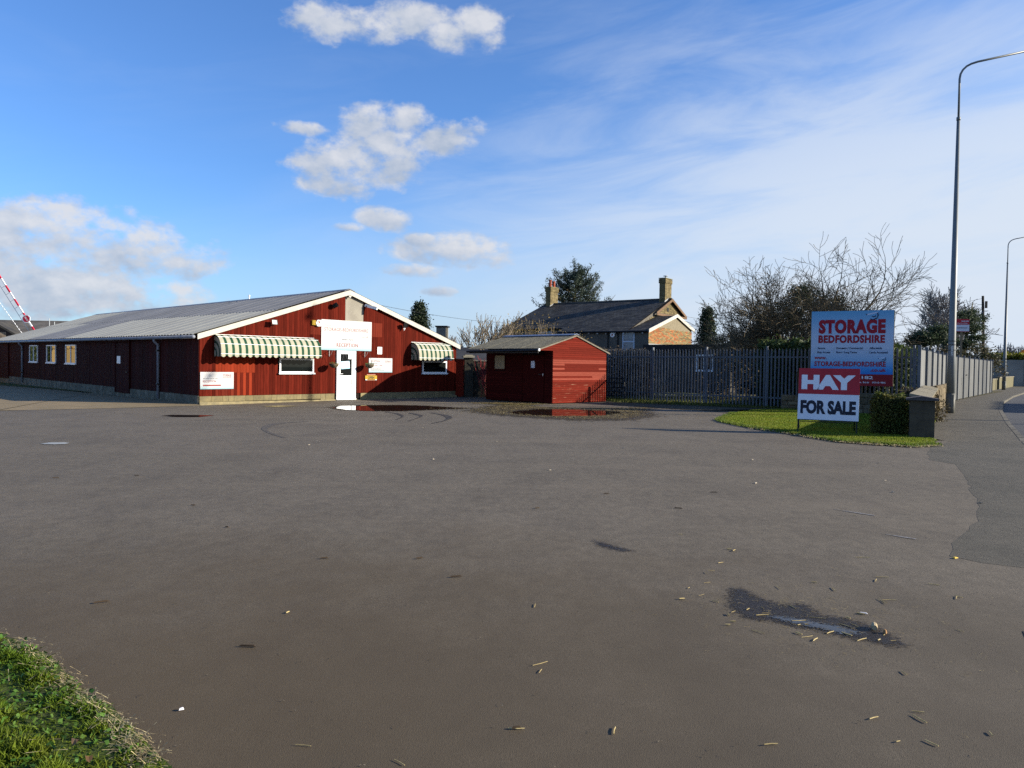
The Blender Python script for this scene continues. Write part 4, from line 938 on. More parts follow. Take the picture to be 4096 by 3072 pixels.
# details of the shaded long side (x = 0 plane faces the yard)
Z90 = Matrix.Rotation(-pi/2, 4, 'Z')
def sash(y1, z0, wd, ht, x=0.0):
    o = MB(); M_ = T(x, y1, z0) @ Z90
    o.box(0, wd, -.06, 0, 0, .08).box(0, wd, -.06, 0, ht-.08, ht).box(0, .07, -.06, 0, .08, ht-.08).box(wd-.07, wd, -.06, 0, .08, ht-.08).box(.07, wd-.07, -.055, 0, ht*.48, ht*.54)
    s_ = o.build('window', mat('pale_blue_window_paint', (.48, .54, .62), rough=.5), house, M=M_)
    for a, b in ((.08, ht*.48), (ht*.54, ht-.08)): MB().box(.072, wd-.072, -.03, -.015, a, b).build('pane', mat('curtained_glass', (.30, .31, .30), (.22, .23, .24), rough=.15, scale=3), s_)
    MB().box(-.05, wd+.05, -.12, -.062, -.07, 0).build('sill', MATS['pale_blue_window_paint'], s_)
sash(1.98, 2.62, .94, 1.50); sash(9.9, 3.15, 1.35, 1.1, .98)
al = MB().lathe([(.02, 0), (.17, .02), (.19, .05), (.17, .09), (.02, .1)], 14).build('alarm_box', M_UPVC, house, M=T(-.01, 2.78, 3.88) @ Matrix.Rotation(-pi/2, 4, 'Y'))
MB().box(-.07, .07, -.05, .06, .1005, .103).build('alarm_badge', M_TERRA, al)
MB().tube([(-.22, -.1, 4.10), (-.22, 7.4, 4.10)], .06, 8).tube([(.72, 7.4, 4.46), (.72, 13.4, 4.46)], .05, 8).build('gutter', M_BLACK, house)
for yp in (2.35, 3.15): MB().tube([(-.2, yp, 4.05), (-.05, yp, 3.85), (-.05, yp, .1)], .045, 6).build('downpipe', M_BLACK, house)
br_ = MB()
for k in range(10): br_.box(-.16, -.02, .35+k*.72, .43+k*.72, 3.94, 4.04)
br_.build('eave_bracket', mat('pale_bracket', (.42, .42, .42), rough=.7), house)
# flat roofed wing
FWG = FF
wing = thing('flat_roofed_wing', 'low flat roofed wing with a white window behind the palisade fence', 'building', FF @ T(-5.3, -7.6, 0))
MB().box(0, 9, 0, 5.15, -.1, 2.62).build('wall', mat('dark_wing_render', (.062, .056, .046), (.045, .04, .034), rough=.9, scale=1.5, bump=.3, bscale=30), wing)
MB().box(-.35, 9.3, -.4, 5.35, 2.62, 2.98).build('roof', mat('dark_fascia', (.022, .02, .02), (.03, .027, .025), rough=.7, scale=4), wing)
window(wing, T(0, 2.0, 1.40) @ Z90, 1.06, .98, M_GLASS, (.44,), True, .08)
# ================================================================ trees and hedges
M_BARK = mat('mossy_bark', (.15, .13, .055), (.09, .078, .04), rough=.95, scale=3, bump=.5, bscale=20)
M_TWIG = mat('bare_twigs', (.125, .100, .062), (.085, .068, .042), rough=.95, scale=2)
M_TWIGP = mat('pale_twigs', (.27, .22, .155), (.19, .15, .105), rough=.95, scale=2)
M_TWIGG = mat('grey_twigs', (.25, .225, .20), (.18, .16, .145), rough=.95, scale=2)
M_BUD = mat('tawny_buds', (.30, .22, .09), (.20, .15, .06), rough=.8, island=.35)
def leafmat(name, a, b, tr=.25): return mat(name, a, b, rough=.65, scale=1.2, island=.4, trans=tr, spec=.25)
M_YEW = leafmat('dark_yew', (.024, .038, .016), (.040, .052, .022))
M_CON = leafmat('dark_conifer', (.022, .036, .018), (.034, .048, .022))
M_CED = leafmat('blue_cedar', (.040, .060, .045), (.060, .082, .055))
M_PINE = leafmat('pine_needles', (.032, .052, .028), (.05, .068, .03))
M_HEDG = leafmat('clipped_conifer_leaves', (.040, .065, .018), (.065, .085, .025))
M_BOX = leafmat('box_leaves', (.060, .085, .016), (.12, .105, .024), .3)
M_YELH = leafmat('golden_hedge_leaves', (.13, .135, .008), (.17, .16, .012), .3)
M_BEECH = leafmat('brown_beech_leaves', (.22, .16, .11), (.15, .115, .07), .3)
M_TAWNY = leafmat('tawny_leaves', (.25, .18, .06), (.16, .12, .04), .3)
M_FARW = mat('far_twigs', (.20, .18, .17), (.15, .135, .13), rough=1, scale=.5)

def rvec(r): 
    while 1:
        v = Vector((r.uniform(-1,1), r.uniform(-1,1), r.uniform(-1,1)))
        if .05 < v.length < 1: return v.normalized()
def grow(trunk, twig, r, p, d, L, R, depth, maxd, spread=.6, up=.15, kids=(3, 5), wig=.18, tips=None, thin=.62, seglen=5, rmin=.012, open_=False):
    """a tapering wandering limb with side limbs; depth 0 and 1 go to the trunk part"""
    n = seglen; pts = [Vector(p)]; d = Vector(d).normalized(); dirs = [d]
    for i in range(n):
        d = (d + rvec(r)*wig + Vector((0, 0, up*.35))).normalized(); pts.append(pts[-1] + d*(L/n)); dirs.append(d)
    R1 = R*.42
    rads = [max(rmin, R + (R1-R)*i/n) for i in range(n+1)]
    (trunk if depth < 1 else twig).tube(pts, rads, 7 if depth == 0 else (5 if depth == 1 else 3), False)
    if depth >= maxd:
        if tips is not None: tips.append((pts[-1], d)); tips.append((pts[n//2], dirs[n//2]))
        return
    k = r.randint(*kids)
    for j in range(k):
        f0 = .58 if depth == 0 and open_ else .35; f = f0 + (1-f0)*(j+.6*r.random())/k; i = min(int(f*n), n-1); t = f*n - i; q = pts[i].lerp(pts[i+1], min(1, t))
        a = dirs[i]; side = (rvec(r) - a*0); side = (side - a*side.dot(a)).normalized()
        nd = (a*(1-spread*.55) + side*spread + Vector((0, 0, up))).normalized()
        grow(trunk, twig, r, q, nd, L*thin*r.uniform(.75, 1.15), (R+(R1-R)*f)*.66, depth+1, maxd, spread, up, kids, wig*1.15, tips, thin, max(3, n-1), rmin, open_)
    grow(trunk, twig, r, pts[-1], d, L*thin*r.uniform(.8, 1.1), R1*.95, depth+1, maxd, spread, up, kids, wig*1.15, tips, thin, max(3, n-1), rmin, open_)
def tree_thing(name, label, loc, trunk, twig, mt, mw, group=None, cat='tree'):
    t = thing(name, label, cat, T(*loc), group)
    if trunk.v: trunk.build('trunk', mt, t, True)
    if twig.v: twig.build('crown', mw, t)
    return t
def sprays(pts, n_each, size, seed, flat_=.0, aspect=.35, spread=.35, up=0):
    """leaf clumps: n_each small leaves round each point; pts (k,3)"""
    g = np.random.default_rng(seed); pts = np.asarray(pts, float); P = np.repeat(pts, n_each, 0); n = len(P)
    P = P + g.normal(0, spread, (n, 3)) * np.array([1, 1, 1-flat_])
    u = g.normal(0, 1, (n, 3)); u[:, 2] = u[:, 2]*(1-flat_) + up; u /= np.linalg.norm(u, axis=1)[:, None]
    v = np.cross(u, g.normal(0, 1, (n, 3))); v /= np.linalg.norm(v, axis=1)[:, None]
    s = size*g.uniform(.6, 1.3, (n, 1)); a = u*s; b = v*s*aspect
    V = np.stack([P-b*.5, P+a*.5-b, P+a, P+a*.5+b], 1)
    return V.reshape(-1, 3)

# big many stemmed bare tree behind the billboard: one broad crown on a fan of stems
r = random.Random(21); tk, tw = MB(), MB()
for (dx, dy, dz, L, R) in ((-.58, .1, .85, 2.6, .17), (-.30, -.15, 1, 2.6, .18), (-.08, .2, 1, 2.5, .19), (.10, -.1, 1, 2.7, .18), (.26, .1, 1, 3.05, .20), (.46, -.1, .9, 2.7, .17),
                           (-.85, .15, .55, 2.35, .12), (.74, .15, .66, 2.35, .12), (-.97, -.25, .30, 2.1, .09), (.92, -.2, .40, 2.0, .09), (-.40, -.3, .9, 2.2, .13), (.36, -.35, .9, 2.3, .13)):
    grow(tk, tw, r, (dx*.45, dy*.35, 0), (dx, dy, dz), L*1.26, R, 0, 4, .66, .04, (3, 5), .18, None, .655, 5, .0092, True)
tree_thing('bare_tree', 'large leafless spreading tree with mossy stems behind the billboard', (14.2, 36.5, 0), tk, tw, M_BARK, M_TWIG, 'trees beyond the palisade fence')
# pale bare tree by the telegraph pole
r = random.Random(5); tk, tw = MB(), MB()
for (dx, dy, L) in ((0, 0, 3.6), (.35, .1, 3.2), (-.35, -.1, 3.2)):
    grow(tk, tw, r, (dx*.5, 0, 0), (dx, dy, 1), L*1.28, .2, 0, 4, .6, .14, (4, 5), .2, None, .64, 5, .022)
tree_thing('bare_tree', 'pale grey leafless tree standing far back beside the lamp post', (40.0, 70, 0), tk, tw, M_TWIGG, M_TWIGG, 'trees beyond the palisade fence')
# small budding tree behind the hut
r = random.Random(31); tk, tw = MB(), MB(); tips = []
for (dx, dy, L, R) in ((.3, 0, 1.7, .09), (-.1, .2, 1.6, .09), (.6, -.1, 1.5, .07), (-.5, 0, 1.35, .07), (-1.1, .1, 1.2, .06), (-1.5, 0, 1.1, .05)):
    grow(tk, tw, r, (dx*.4, 0, 0), (dx, dy, 1), L*1.42, R, 0, 3, .5, .26, (4, 5), .2, tips, .68, 5, .017)
t = tree_thing('budding_tree', 'pale leafless shrubby tree with buds between barn and farmhouse', (-1.7, 48.5, 0), tk, tw, M_TWIGP, M_TWIGP)
V = sprays([p for p, d in tips], 1, .10, 3, aspect=.25, spread=.03, up=2.5); link('buds', fast_mesh('buds', V, 4, M_BUD), t)
r = random.Random(33); tk, tw = MB(), MB()
grow(tk, tw, r, (0, 0, 0), (0, 0, 1), 2.4, .14, 0, 4, .5, .3, (4, 5), .15, None, .62, 5, .022)
tree_thing('bare_tree', 'small round leafless tree far off beyond the barn roof end', (-8.3, 98, 0), tk, tw, M_TWIGG, M_TWIGG)
# hazel-like tawny shrub against the farmhouse wall
r = random.Random(41); tk, tw = MB(), MB(); tips = []
for k in range(26):
    x = r.uniform(-2.6, 2.6); grow(tk, tw, r, (x, r.uniform(-.5, .5), 0), (r.uniform(-.2, .2), 0, 1), 1.9*r.uniform(.7, 1.1), .03, 0, 2, .3, .5, (3, 5), .12, tips, .8, 5, .014)
t = tree_thing('tawny_shrub', 'tall tawny twiggy shrub covering the left end of the farmhouse', (2.2, 52.8, 0), tk, tw, M_TWIGP, M_TWIGP, cat='shrub')
V = sprays([p for p, d in tips], 3, .12, 4, aspect=.3, spread=.30, up=1.2); link('leaves', fast_mesh('leaves', V, 4, M_TAWNY), t)

# evergreens
def conifer(name, label, loc, h, rad_, m, seed, lumps=160, leaf=.16, per=55, power=.85, group=None, base=.0, lean=0):
    g = np.random.default_rng(seed); t = thing(name, label, 'tree', T(*loc), group)
    tk = MB().tube([(0, 0, 0), (0, 0, h*.5), (lean, 0, h*.96)], [h*.022, h*.016, .01], 7); tk.build('trunk', M_BARK, t, True)
    z = g.uniform(base, 1, lumps)**.85; a = g.uniform(0, 2*pi, lumps); rr = rad_*(1-z)**power*np.sqrt(g.uniform(.25, 1.1, lumps))*g.uniform(.75, 1.15, lumps)
    P = np.stack([rr*np.cos(a)+lean*z, rr*np.sin(a), z*h*.98+.1], 1)
    V = sprays(P, per, leaf, seed, aspect=.28, spread=h*.034, up=.55); link('crown', fast_mesh('crown', V, 4, m), t)
    core = MB().lathe([(rad_*.55*(1-q)**power+.01, h*q*.97) for q in (base+.02, .2+base*.5, .5, .75, .93)], 9); core.build('inner_foliage', M_BACK, t)
    return t
conifer('conifer', 'dark bushy conifer rising behind the right roof slope of the barn', (-8.6, 68, 0), 7.0, 1.75, M_CON, 1, 230, .20, 60, .75)
conifer('conifer', 'dark cone shaped conifer just right of the farmhouse gable', (13.3, 50.5, 0), 5.5, 1.15, M_CON, 2, 220, .14, 60, .7)
conifer('conifer', 'low dark conifer at the left foot of the big bare tree', (15.3, 46, 0), 4.1, 2.0, M_YEW, 3, 200, .18, 60, .6)
def blob_tree(name, label, loc, lobes, m, seed, leaf=.16, per=42, group=None, trunk=None, cat='tree', flat_=.0):
    """irregular evergreen: lobes = (x, y, z, rx, ry, rz, clumps)"""
    g = np.random.default_rng(seed); t = thing(name, label, cat, T(*loc), group); P = []
    for x, y, z, a, b, c, n in lobes:
        q = g.normal(0, 1, (n, 3)); q /= np.linalg.norm(q, axis=1)[:, None]; q *= (g.uniform(.25, 1.05, (n, 1))**.5); P.append(q*np.array([a, b, c])+np.array([x, y, z]))
    P = np.concatenate(P); V = sprays(P, per, leaf, seed, aspect=.28, spread=leaf*1.25, up=.3, flat_=flat_); link('crown', fast_mesh('crown', V, 4, m), t)
    if trunk: trunk.build('trunk', M_BARK, t, True)
    return t
blob_tree('yew_tree', 'dark evergreen mass behind the big bare tree', (16.5, 45, 0), [(-2.4, 0, 2.2, 2.4, 1.6, 1.6, 170), (.2, 0, 3.4, 2.2, 1.5, 1.9, 150), (1.2, .5, 5.2, 1.5, 1.2, 1.6, 90), (2.8, 0, 4.8, 1.5, 1.2, 1.5, 80), (3.6, 0, 2.8, 1.8, 1.5, 1.6, 80), (-.6, 0, 4.6, .8, .9, .8, 22), (1.4, 0, 6.0, .8, .8, .7, 20), (4.5, 0, 4.6, .8, .8, .6, 20)], M_YEW, 5, .12, 80, trunk=MB().tube([(0, 0, 0), (.4, 0, 3), (1.6, 0, 6.5)], [.25, .2, .06], 7).tube([(.4, 0, 2.5), (2.6, 0, 5)], [.15, .05], 6))
# spreading cedar: limbs carrying upturned sprays
r = random.Random(9); tk, tw = MB(), MB(); pts = []
tk.tube([(0, 0, 0), (0, 0, 5), (.5, 0, 10.9)], [.4, .3, .05], 8)
for k in range(64):
    z = 5.0 + 5.8*(k/64)**.9; a = r.uniform(0, 2*pi); L = (4.9 - 3.2*(z-5)/6.3)*r.uniform(.6, 1.15)
    p = Vector((.08*(z-5), 0, z)); d = Vector((cos(a), sin(a)*.8, .22)); P = [p]
    for i in range(6): d = (d + rvec(r)*.12 + Vector((0, 0, .26 if i > 2 else .04))).normalized(); P.append(P[-1] + d*L/5.2)
    tw.tube(P, [.09-.012*i for i in range(7)], 4, False)
    for i in range(2, 7):
        for q in range(4 if i < 6 else 2): pts.append(P[i].lerp(P[i-1], r.random()) + Vector((r.uniform(-.16, .16), r.uniform(-.16, .16), r.uniform(.0, .22)))*(1.6 if i < 4 else 1))
t = tree_thing('cedar_tree', 'blue green cedar with upswept feathery limbs behind the farmhouse roof', (6.0, 76, 0), tk, tw, M_BARK, M_TWIG)
V = sprays(pts, 22, .20, 10, aspect=.16, spread=.13, up=.9); link('needles', fast_mesh('needles', V, 4, M_CED), t)
# pine by the far lamp
r = random.Random(10); lob = []
for k in range(26):
    z = 1.8 + 4.7*k/26; s = (2.5 - 1.7*k/26); lob.append((r.uniform(-1, 1)*s + .25*(z-3), r.uniform(-1, 1)*1.2, z + r.uniform(-.3, .3), r.uniform(.6, 1.15), .7, r.uniform(.18, .34), 12))
blob_tree('pine_tree', 'dark layered pine behind the red and white agent board', (36.4, 60, 0), lob, M_PINE, 12, .13, 60, trunk=MB().tube([(0, 0, 0), (.3, 0, 3.5), (.9, 0, 7.2)], [.2, .14, .03], 6), flat_=.35)
blob_tree('pine_tree', 'small flat topped pine left of the lamp post', (29.5, 52.5, 0), [(0, 0, 3.9, 1.2, .8, .45, 60), (.8, 0, 4.4, .7, .6, .35, 26), (-.8, 0, 3.5, .7, .6, .3, 20)], M_PINE, 14, .16, 46, trunk=MB().tube([(.3, 0, 0), (.35, 0, 2.2), (.1, 0, 4)], [.08, .06, .03], 6), flat_=.3)
blob_tree('undergrowth', 'brown scrub of leafless bushes below the pines', (33, 57.5, 0), [(-5, -1, 1.3, 2.4, 1, 1.5, 60), (-2, 0, 1.5, 2.4, 1, 1.7, 70), (1, .5, 1.5, 2.2, 1, 1.6, 60), (4, 1.5, 1.7, 2.2, 1, 1.8, 70)], leafmat('scrub_leaves', (.085, .07, .045), (.06, .06, .03)), 15, .2, 40, cat='scrub')
# far wood line
for k, (x, y, h, w_) in enumerate(((92, 142, 8.5, 6), (102, 150, 9.5, 7), (80, 132, 6, 4.5), (112, 152, 8.0, 7))):
    r = random.Random(60+k); tk, tw = MB(), MB()
    for j in range(4): grow(tk, tw, r, (r.uniform(-.8, .8), 0, 0), (r.uniform(-.5, .5), 0, 1), h*.36, .16, 0, 3, .6, .25, (4, 5), .2, None, .66, 5, .045)
    tree_thing('far_tree', ('hazy leafless tree on the skyline left of the far lamp post', 'hazy leafless tree on the skyline behind the golden hedge', 'low hazy tree on the skyline at the foot of the telegraph pole', 'hazy leafless tree at the right edge of the skyline')[k], (x, y, 0), tk, tw, M_FARW, M_FARW, 'far bare trees on the skyline')

def hedge(name, label, M, L, D, H, m, seed, leaf=.05, dens=900, cat='hedge', rough_=.05, group=None, rnd=False):
    """clipped hedge: dark solid heart and a shell of leaves"""
    g = np.random.default_rng(seed); t = thing(name, label, cat, M, group)
    i = leaf*1.0
    MB().box(i, L-i, i, D-i, 0, H-i*1.3).build('inner_foliage', mat('hedge_heart', (.012, .014, .006), rough=1), t)
    faces = [(L*H, lambda n: np.stack([g.uniform(0, L, n), np.zeros(n), g.uniform(.02, H, n)], 1)), (L*H*.6, lambda n: np.stack([g.uniform(0, L, n), np.full(n, D), g.uniform(.02, H, n)], 1)),
             (D*H, lambda n: np.stack([np.zeros(n), g.uniform(0, D, n), g.uniform(.02, H, n)], 1)), (D*H, lambda n: np.stack([np.full(n, L), g.uniform(0, D, n), g.uniform(.02, H, n)], 1)), (L*D*1.2, lambda n: np.stack([g.uniform(0, L, n), g.uniform(0, D, n), np.full(n, H)], 1))]
    P = np.concatenate([f(int(a*dens)) for a, f in faces])
    P += (np.sin(P[:, [1, 2, 0]]*9+1)+np.sin(P[:, [2, 0, 1]]*5.3))*rough_*.4
    if rnd: # rounded shoulders
        c = np.clip((P[:, 2]-H*.8)/(H*.2), 0, 1); P[:, 0] = L/2+(P[:, 0]-L/2)*(1-.20*c**2); P[:, 1] = D/2+(P[:, 1]-D/2)*(1-.22*c**2); P[:, 2] += .035*np.sin(P[:, 0]*7+P[:, 1]*5)*c
    V = sprays(P, 1, leaf, seed, aspect=.5, spread=rough_*.6); link('leaves', fast_mesh('leaves', V, 4, m), t)
    return t
hedge('box_hedge', 'neat block of clipped green hedge beside the concrete gate pillar', frame(8.86, 18.02, 116), .72, .75, .93, M_BOX, 1, .042, 3400, rough_=.05, rnd=True)
hd = math.degrees(atan2(9.75, -9.5))
hedge('conifer_hedge', 'tall dark clipped hedge close behind the right part of the palisade fence', frame(10.3, 30.9, hd), 4.9, .75, 2.58, M_HEDG, 2, .13, 420, rough_=.14)
hedge('conifer_hedge', 'dark hedge hidden behind the sunlit side fence', frame(14.7, 28.3, 34), 16, 1.2, 2.35, M_HEDG, 3, .16, 200, rough_=.14)
hedge('beech_hedge', 'brown leafy hedge seen through the fence beside the hut', frame(2.1, 37.4, 80), 5.2, 1.0, 2.25, M_BEECH, 4, .10, 700, rough_=.16)  # unseen left end behind the hut added to shade the brick wall
hedge('roadside_hedge', 'tall hedge across the road, out of the picture, shading the footway', frame(31, 29.5, 34), 10, 1.2, 3.4, M_HEDG, 6, .16, 160, rough_=.14)
hedge('field_hedge', 'dark green hedge beyond the straw bales, out of the picture', frame(-43.2, 51.6, -41), 9, 1.5, 4, M_HEDG, 7, .16, 120, rough_=.14)
hedge('golden_hedge', 'flat topped golden green hedge above the far fence', frame(54.3, 84.5, 108), 30, 2.0, 3.5, M_YELH, 5, .25, 70, rough_=.12)
blob_tree('dome_shrub', 'low brown dome shaped shrub behind the gate pillar', (12.9, 23.6, 0), [(0, 0, .3, .9, .7, .62, 160)], leafmat('brown_shrub_leaves', (.10, .08, .04), (.075, .06, .03)), 17, .07, 50, cat='shrub')
# red stemmed shrub beside the brick wall
r = random.Random(50); tk, tw = MB(), MB()
for k in range(6): grow(tk, tw, r, (r.uniform(-.3, .3), 0, 0), (r.uniform(-.6, .1), -.1, 1), 1.3, .010, 0, 1, .35, .3, (3, 4), .12, None, .6)
tree_thing('red_stemmed_shrub', 'thin red stemmed shrub against the brick wall left of the hut', (-1.25, 36.3, 0), tk, tw, mat('red_stems', (.30, .05, .05), rough=.7), MATS['red_stems'], cat='shrub')
r = random.Random(51); tk, tw = MB(), MB()
for k in range(9): grow(tk, tw, r, (r.uniform(-.3, .3), 0, 0), (r.uniform(-.6, .6), -.1, 1), .55, .010, 0, 2, .4, .3, (3, 4), .12, None, .65)
tree_thing('bare_shrub', 'small leafless shrub just inside the palisade fence', (7.2, 36.0, 0), tk, tw, M_TWIGP, M_TWIGP, cat='shrub')
# ================================================================ roadside: billboard, boards, lamps, walls
M_NAVY = mat('navy_print', (.03, .04, .085), rough=.5)
M_MAROON = mat('maroon_print', (.30, .012, .025), rough=.5)
M_PALEP = mat('pale_blue_print', (.55, .60, .75), rough=.5)
M_POSTW = mat('weathered_timber', (.26, .20, .12), (.17, .13, .08), rough=.9, scale=3, stretch=(8, 8, .8), bump=.4, bscale=20)
bl_, br_2 = Vector((11.0, 27.2)), Vector((13.36, 25.9)); bd = (br_2-bl_).normalized(); BW = (br_2-bl_).length
FBB = Matrix.Translation((bl_.x, bl_.y, 0)) @ Matrix.Rotation(atan2(bd.y, bd.x), 4, 'Z')
t = thing('billboard', 'large blue storage billboard with maroon lettering on timber posts', 'sign', FBB)
bb = MB().box(0, BW, -.02, 0, 0, 2.27).build('sign_board', gradient_mat('billboard_print', [(0, (.012, .16, .52)), (.08, (.04, .24, .58)), (.22, (.24, .40, .60)), (.42, (.45, .51, .64)), (.62, (.40, .49, .64)), (.85, (.20, .39, .60)), (1, (.11, .33, .55))], 2.27), t, M=T(0, 0, 1.44))
MB().box(0, BW, -.024, 0, 1.025, 1.438).build('sign_board', mat('maroon_panel', (.21, .012, .018), rough=.5), t)
MB().box(-.02, BW+.02, .002, .05, 1.03, 3.70).build('backing_frame', M_POSTW, t)
for x in (1.42, 2.54): MB().box(x-.06, x+.06, .052, .17, -.3, 3.5).build('post', M_POSTW, t)
def BT(body, m, x0, x1, z0, h, bold=.0, sp=1.0): lettering(body, t, m, x0*BW, z0, (x1-x0)*BW, h, -.026, bold, sp)
# board x measured 0-1, heights from the ground
BT('STORAGE', M_MAROON, .092, .905, 2.895, .53, .062, 1.1)
BT('BEDFORDSHIRE', M_MAROON, .092, .900, 2.555, .30, .052, 1.1)
for z, ws in ((2.335, (('Secure', .085, .18), ('Domestic / Commercial', .318, .64), ('Affordable', .72, .868))), (2.185, (('Easy Access', .082, .245), ('Short / Long Terms', .315, .572), ('Cards Accepted', .715, .937)))):
    for s_, a, b in ws:
        BT(s_, M_NAVY, a, b, z, .078, .03)
        q = a*BW; MB().add([(q-.10, -.026, z+.03), (q-.085, -.026, z+.012), (q-.045, -.026, z+.07), (q-.083, -.026, z+.035)], [(0, 1, 2, 3)]).build('tick', mat('pale_green_print', (.42, .50, .40), rough=.5), t)
BT('www.', M_MAROON, .045, .20, 1.965, .13, .035)
BT('STORAGE-BEDFORDSHIRE', M_MAROON, .048, .918, 1.715, .185, .035, 1.05)
BT('.co.uk', M_MAROON, .735, .925, 1.535, .125, .035)
lettering('312182', t, mat('white_print', (.66, .68, .74), rough=.5), .47*BW, 1.27, .30*BW, .115, -.028, .02)
lettering('leswade, Beds   SG18 9BE', t, MATS['white_print'], .505*BW, 1.125, .415*BW, .058, -.028, .012)
MB().box(0, BW, -.0215, -.0195, 2.297, 2.3005).build('board_joint', M_NAVY, t)
def emblem(x, z, s):
    e = MB(); q = lambda pts: e.add([(x+a*s, -.0255, z+b*s) for a, b in pts], [tuple(range(len(pts)))])
    q([(0, .02), (.10, -.03), (.14, .06), (.04, .11)])
    k = e.build('camera_emblem', M_NAVY, t); e = MB()
    e.add([(x+a*s, -.0257, z+b*s) for a, b in ((.10, -.03), (.95, .17), (.99, .27), (.14, .09))], [(0, 1, 2, 3)]); e.build('camera_emblem', M_PALEP, t)
    MB().tube([(x+.95*s, -.026, z+.18*s), (x+1.0*s, -.026, z-.05*s), (x+.9*s, -.026, z-.3*s), (x+.6*s, -.026, z-.42*s), (x+.38*s, -.026, z-.36*s)], .018*s*3, 4).tube([(x+.5*s, -.026, z-.12*s), (x+.75*s, -.026, z-.17*s), (x+.8*s, -.026, z-.05*s)], .05*s, 4).build('camera_emblem', M_NAVY, t)
emblem(.665*BW, 3.55, .40); emblem(.825*BW, 2.0, .24)

# HAY FOR SALE board on a folding frame
hl, hr = Vector((7.21, 18.47)), Vector((8.375, 17.85)); hdv = (hr-hl).normalized()
FHAY = Matrix.Translation((hl.x, hl.y, 0.03)) @ Matrix.Rotation(atan2(hdv.y, hdv.x), 4, 'Z')
t = thing('hay_sale_board', 'red and white HAY FOR SALE board standing on a black folding frame', 'sign', FHAY)
HW = (hr-hl).length; Mt = T(0, 0, 0) @ Matrix.Rotation(rad(-7), 4, 'X')
M_BLKF = mat('black_tube', (.012, .014, .014), rough=.4)
HX0, HX1 = -.045, HW+.03
fz0, fz1 = .315, 1.60
f_ = MB().box(HX0, HX1, -.014, 0, .955, fz1).build('sign_board', mat('red_sign_paint', (.40, .026, .04), (.36, .024, .035), rough=.45, scale=2), t, M=Mt)
MB().box(HX0, HX1, -.014, 0, fz0, .953).build('sign_board', mat('white_sign_paint', (.72, .74, .80), (.66, .68, .76), rough=.45, scale=2), t, M=Mt)
for nm, m_, x0, x1, z0, h, b_ in (('HAY', mat('white_letter', (.74, .76, .82), rough=.5), HX0+.07, HX1-.09, 1.07, .385, .07), ('FOR SALE', mat('black_letter', (.018, .02, .035), rough=.5), HX0+.065, HX1-.065, .46, .355, .055)):
    o = lettering(nm, t, m_, x0, z0, x1-x0, h, -.018, b_); o.matrix_local = Mt
fr_ = MB()
for x in (HX0+.02, HX1-.04): fr_.bar((x, .015, -.02), (x, .015, 1.58), .03)
fr_.bar((HX0+.02, .015, .31), (HX1-.04, .015, .31), .028)
fr_.build('front_frame', M_BLKF, t, M=Mt)
for x in (HX0-.05, HX1-.13): MB().bar((x, .86, -.03), (x, .225, 1.52), .028).build('rear_leg', M_BLKF, t)
MB().bar((HX0-.02, .70, .22), (HX1-.16, .70, .22), .02).bar((HX0, .05, .42), (HX0-.02, .62, .36), .014).build('brace', M_BLKF, t)
MB().tube([(.5, -.03, .31), (.54, -.04, .27), (.62, -.04, .27), (.66, -.03, .31)], .006, 4).build('hook', M_BLKF, t, M=Mt)

# street lamps
M_LAMP = mat('grey_lamp_column', (.135, .152, .158), (.115, .13, .135), rough=.5, metal=.0, scale=2, spec=.5)
M_LAMPB = mat('lamp_base_paint', (.125, .125, .11), (.10, .10, .088), rough=.6, scale=3)
def lamp(loc, label, group='street lamps along the footway', az_=97):
    t = thing('street_lamp', label, 'street lamp', Matrix.Translation(loc) @ Matrix.Rotation(rad(90-az_), 4, 'Z'), group)
    MB().tube([(0, 0, -.1), (0, 0, .75)], [.158, .155], 16).build('base', M_LAMPB, t, True)
    MB().tube([(0, 0, .75), (0, 0, 2.2), (0, 0, 11.05)], [.146, .130, .056], 16).build('column', M_LAMP, t, True)
    A = [(0, 0, 11.05), (0, 0, 12.55)] + [(.62*(1-cos(a)), 0, 12.55 + .58*sin(a)) for a in (.3, .6, .9, 1.2)] + [(.62, 0, 13.16), (2.6, 0, 13.55)]
    MB().tube(A, [.038]*len(A), 10).tube([(0, 0, 11.0), (0, 0, 11.12)], .07, 10).build('bracket_arm', M_LAMP, t, True)
    MB().lathe([(.02, -.09), (.13, -.06), (.16, 0), (.10, .07), (.02, .09)], 10).build('lantern', M_LAMP, t, M=T(2.85, 0, 13.55) @ Matrix.Scale(2.3, 4, (1, 0, 0)))
    MB().box(-.05, .05, -.157, -.150, .25, .7).build('access_door', M_LAMPB, t)
    return t
L1 = lamp((16.62, 27.93, 0), 'nearest tall grey lamp post at the end of the stone wall')
for z in (2.38, 2.58, 2.72): MB().lathe([(.141, 0), (.141, .018)], 16, (0, 0, z)).build('strap', M_BLACK, L1)
npl = MB().box(-.035, .035, -.146, -.138, 2.14, 2.56).build('number_plate', mat('plate_white', (.5, .52, .52), (.2, .22, .22), rough=.5, scale=22, lo=.45, hi=.55), L1, M=Matrix.Rotation(rad(-20), 4, 'Z'))
L2 = lamp((43.02, 64.5, 0), 'second lamp post further along the footway')
L3 = lamp((26.0, 23.0, 0), 'lamp post across the road whose long shadow crosses the yard', az_=290)

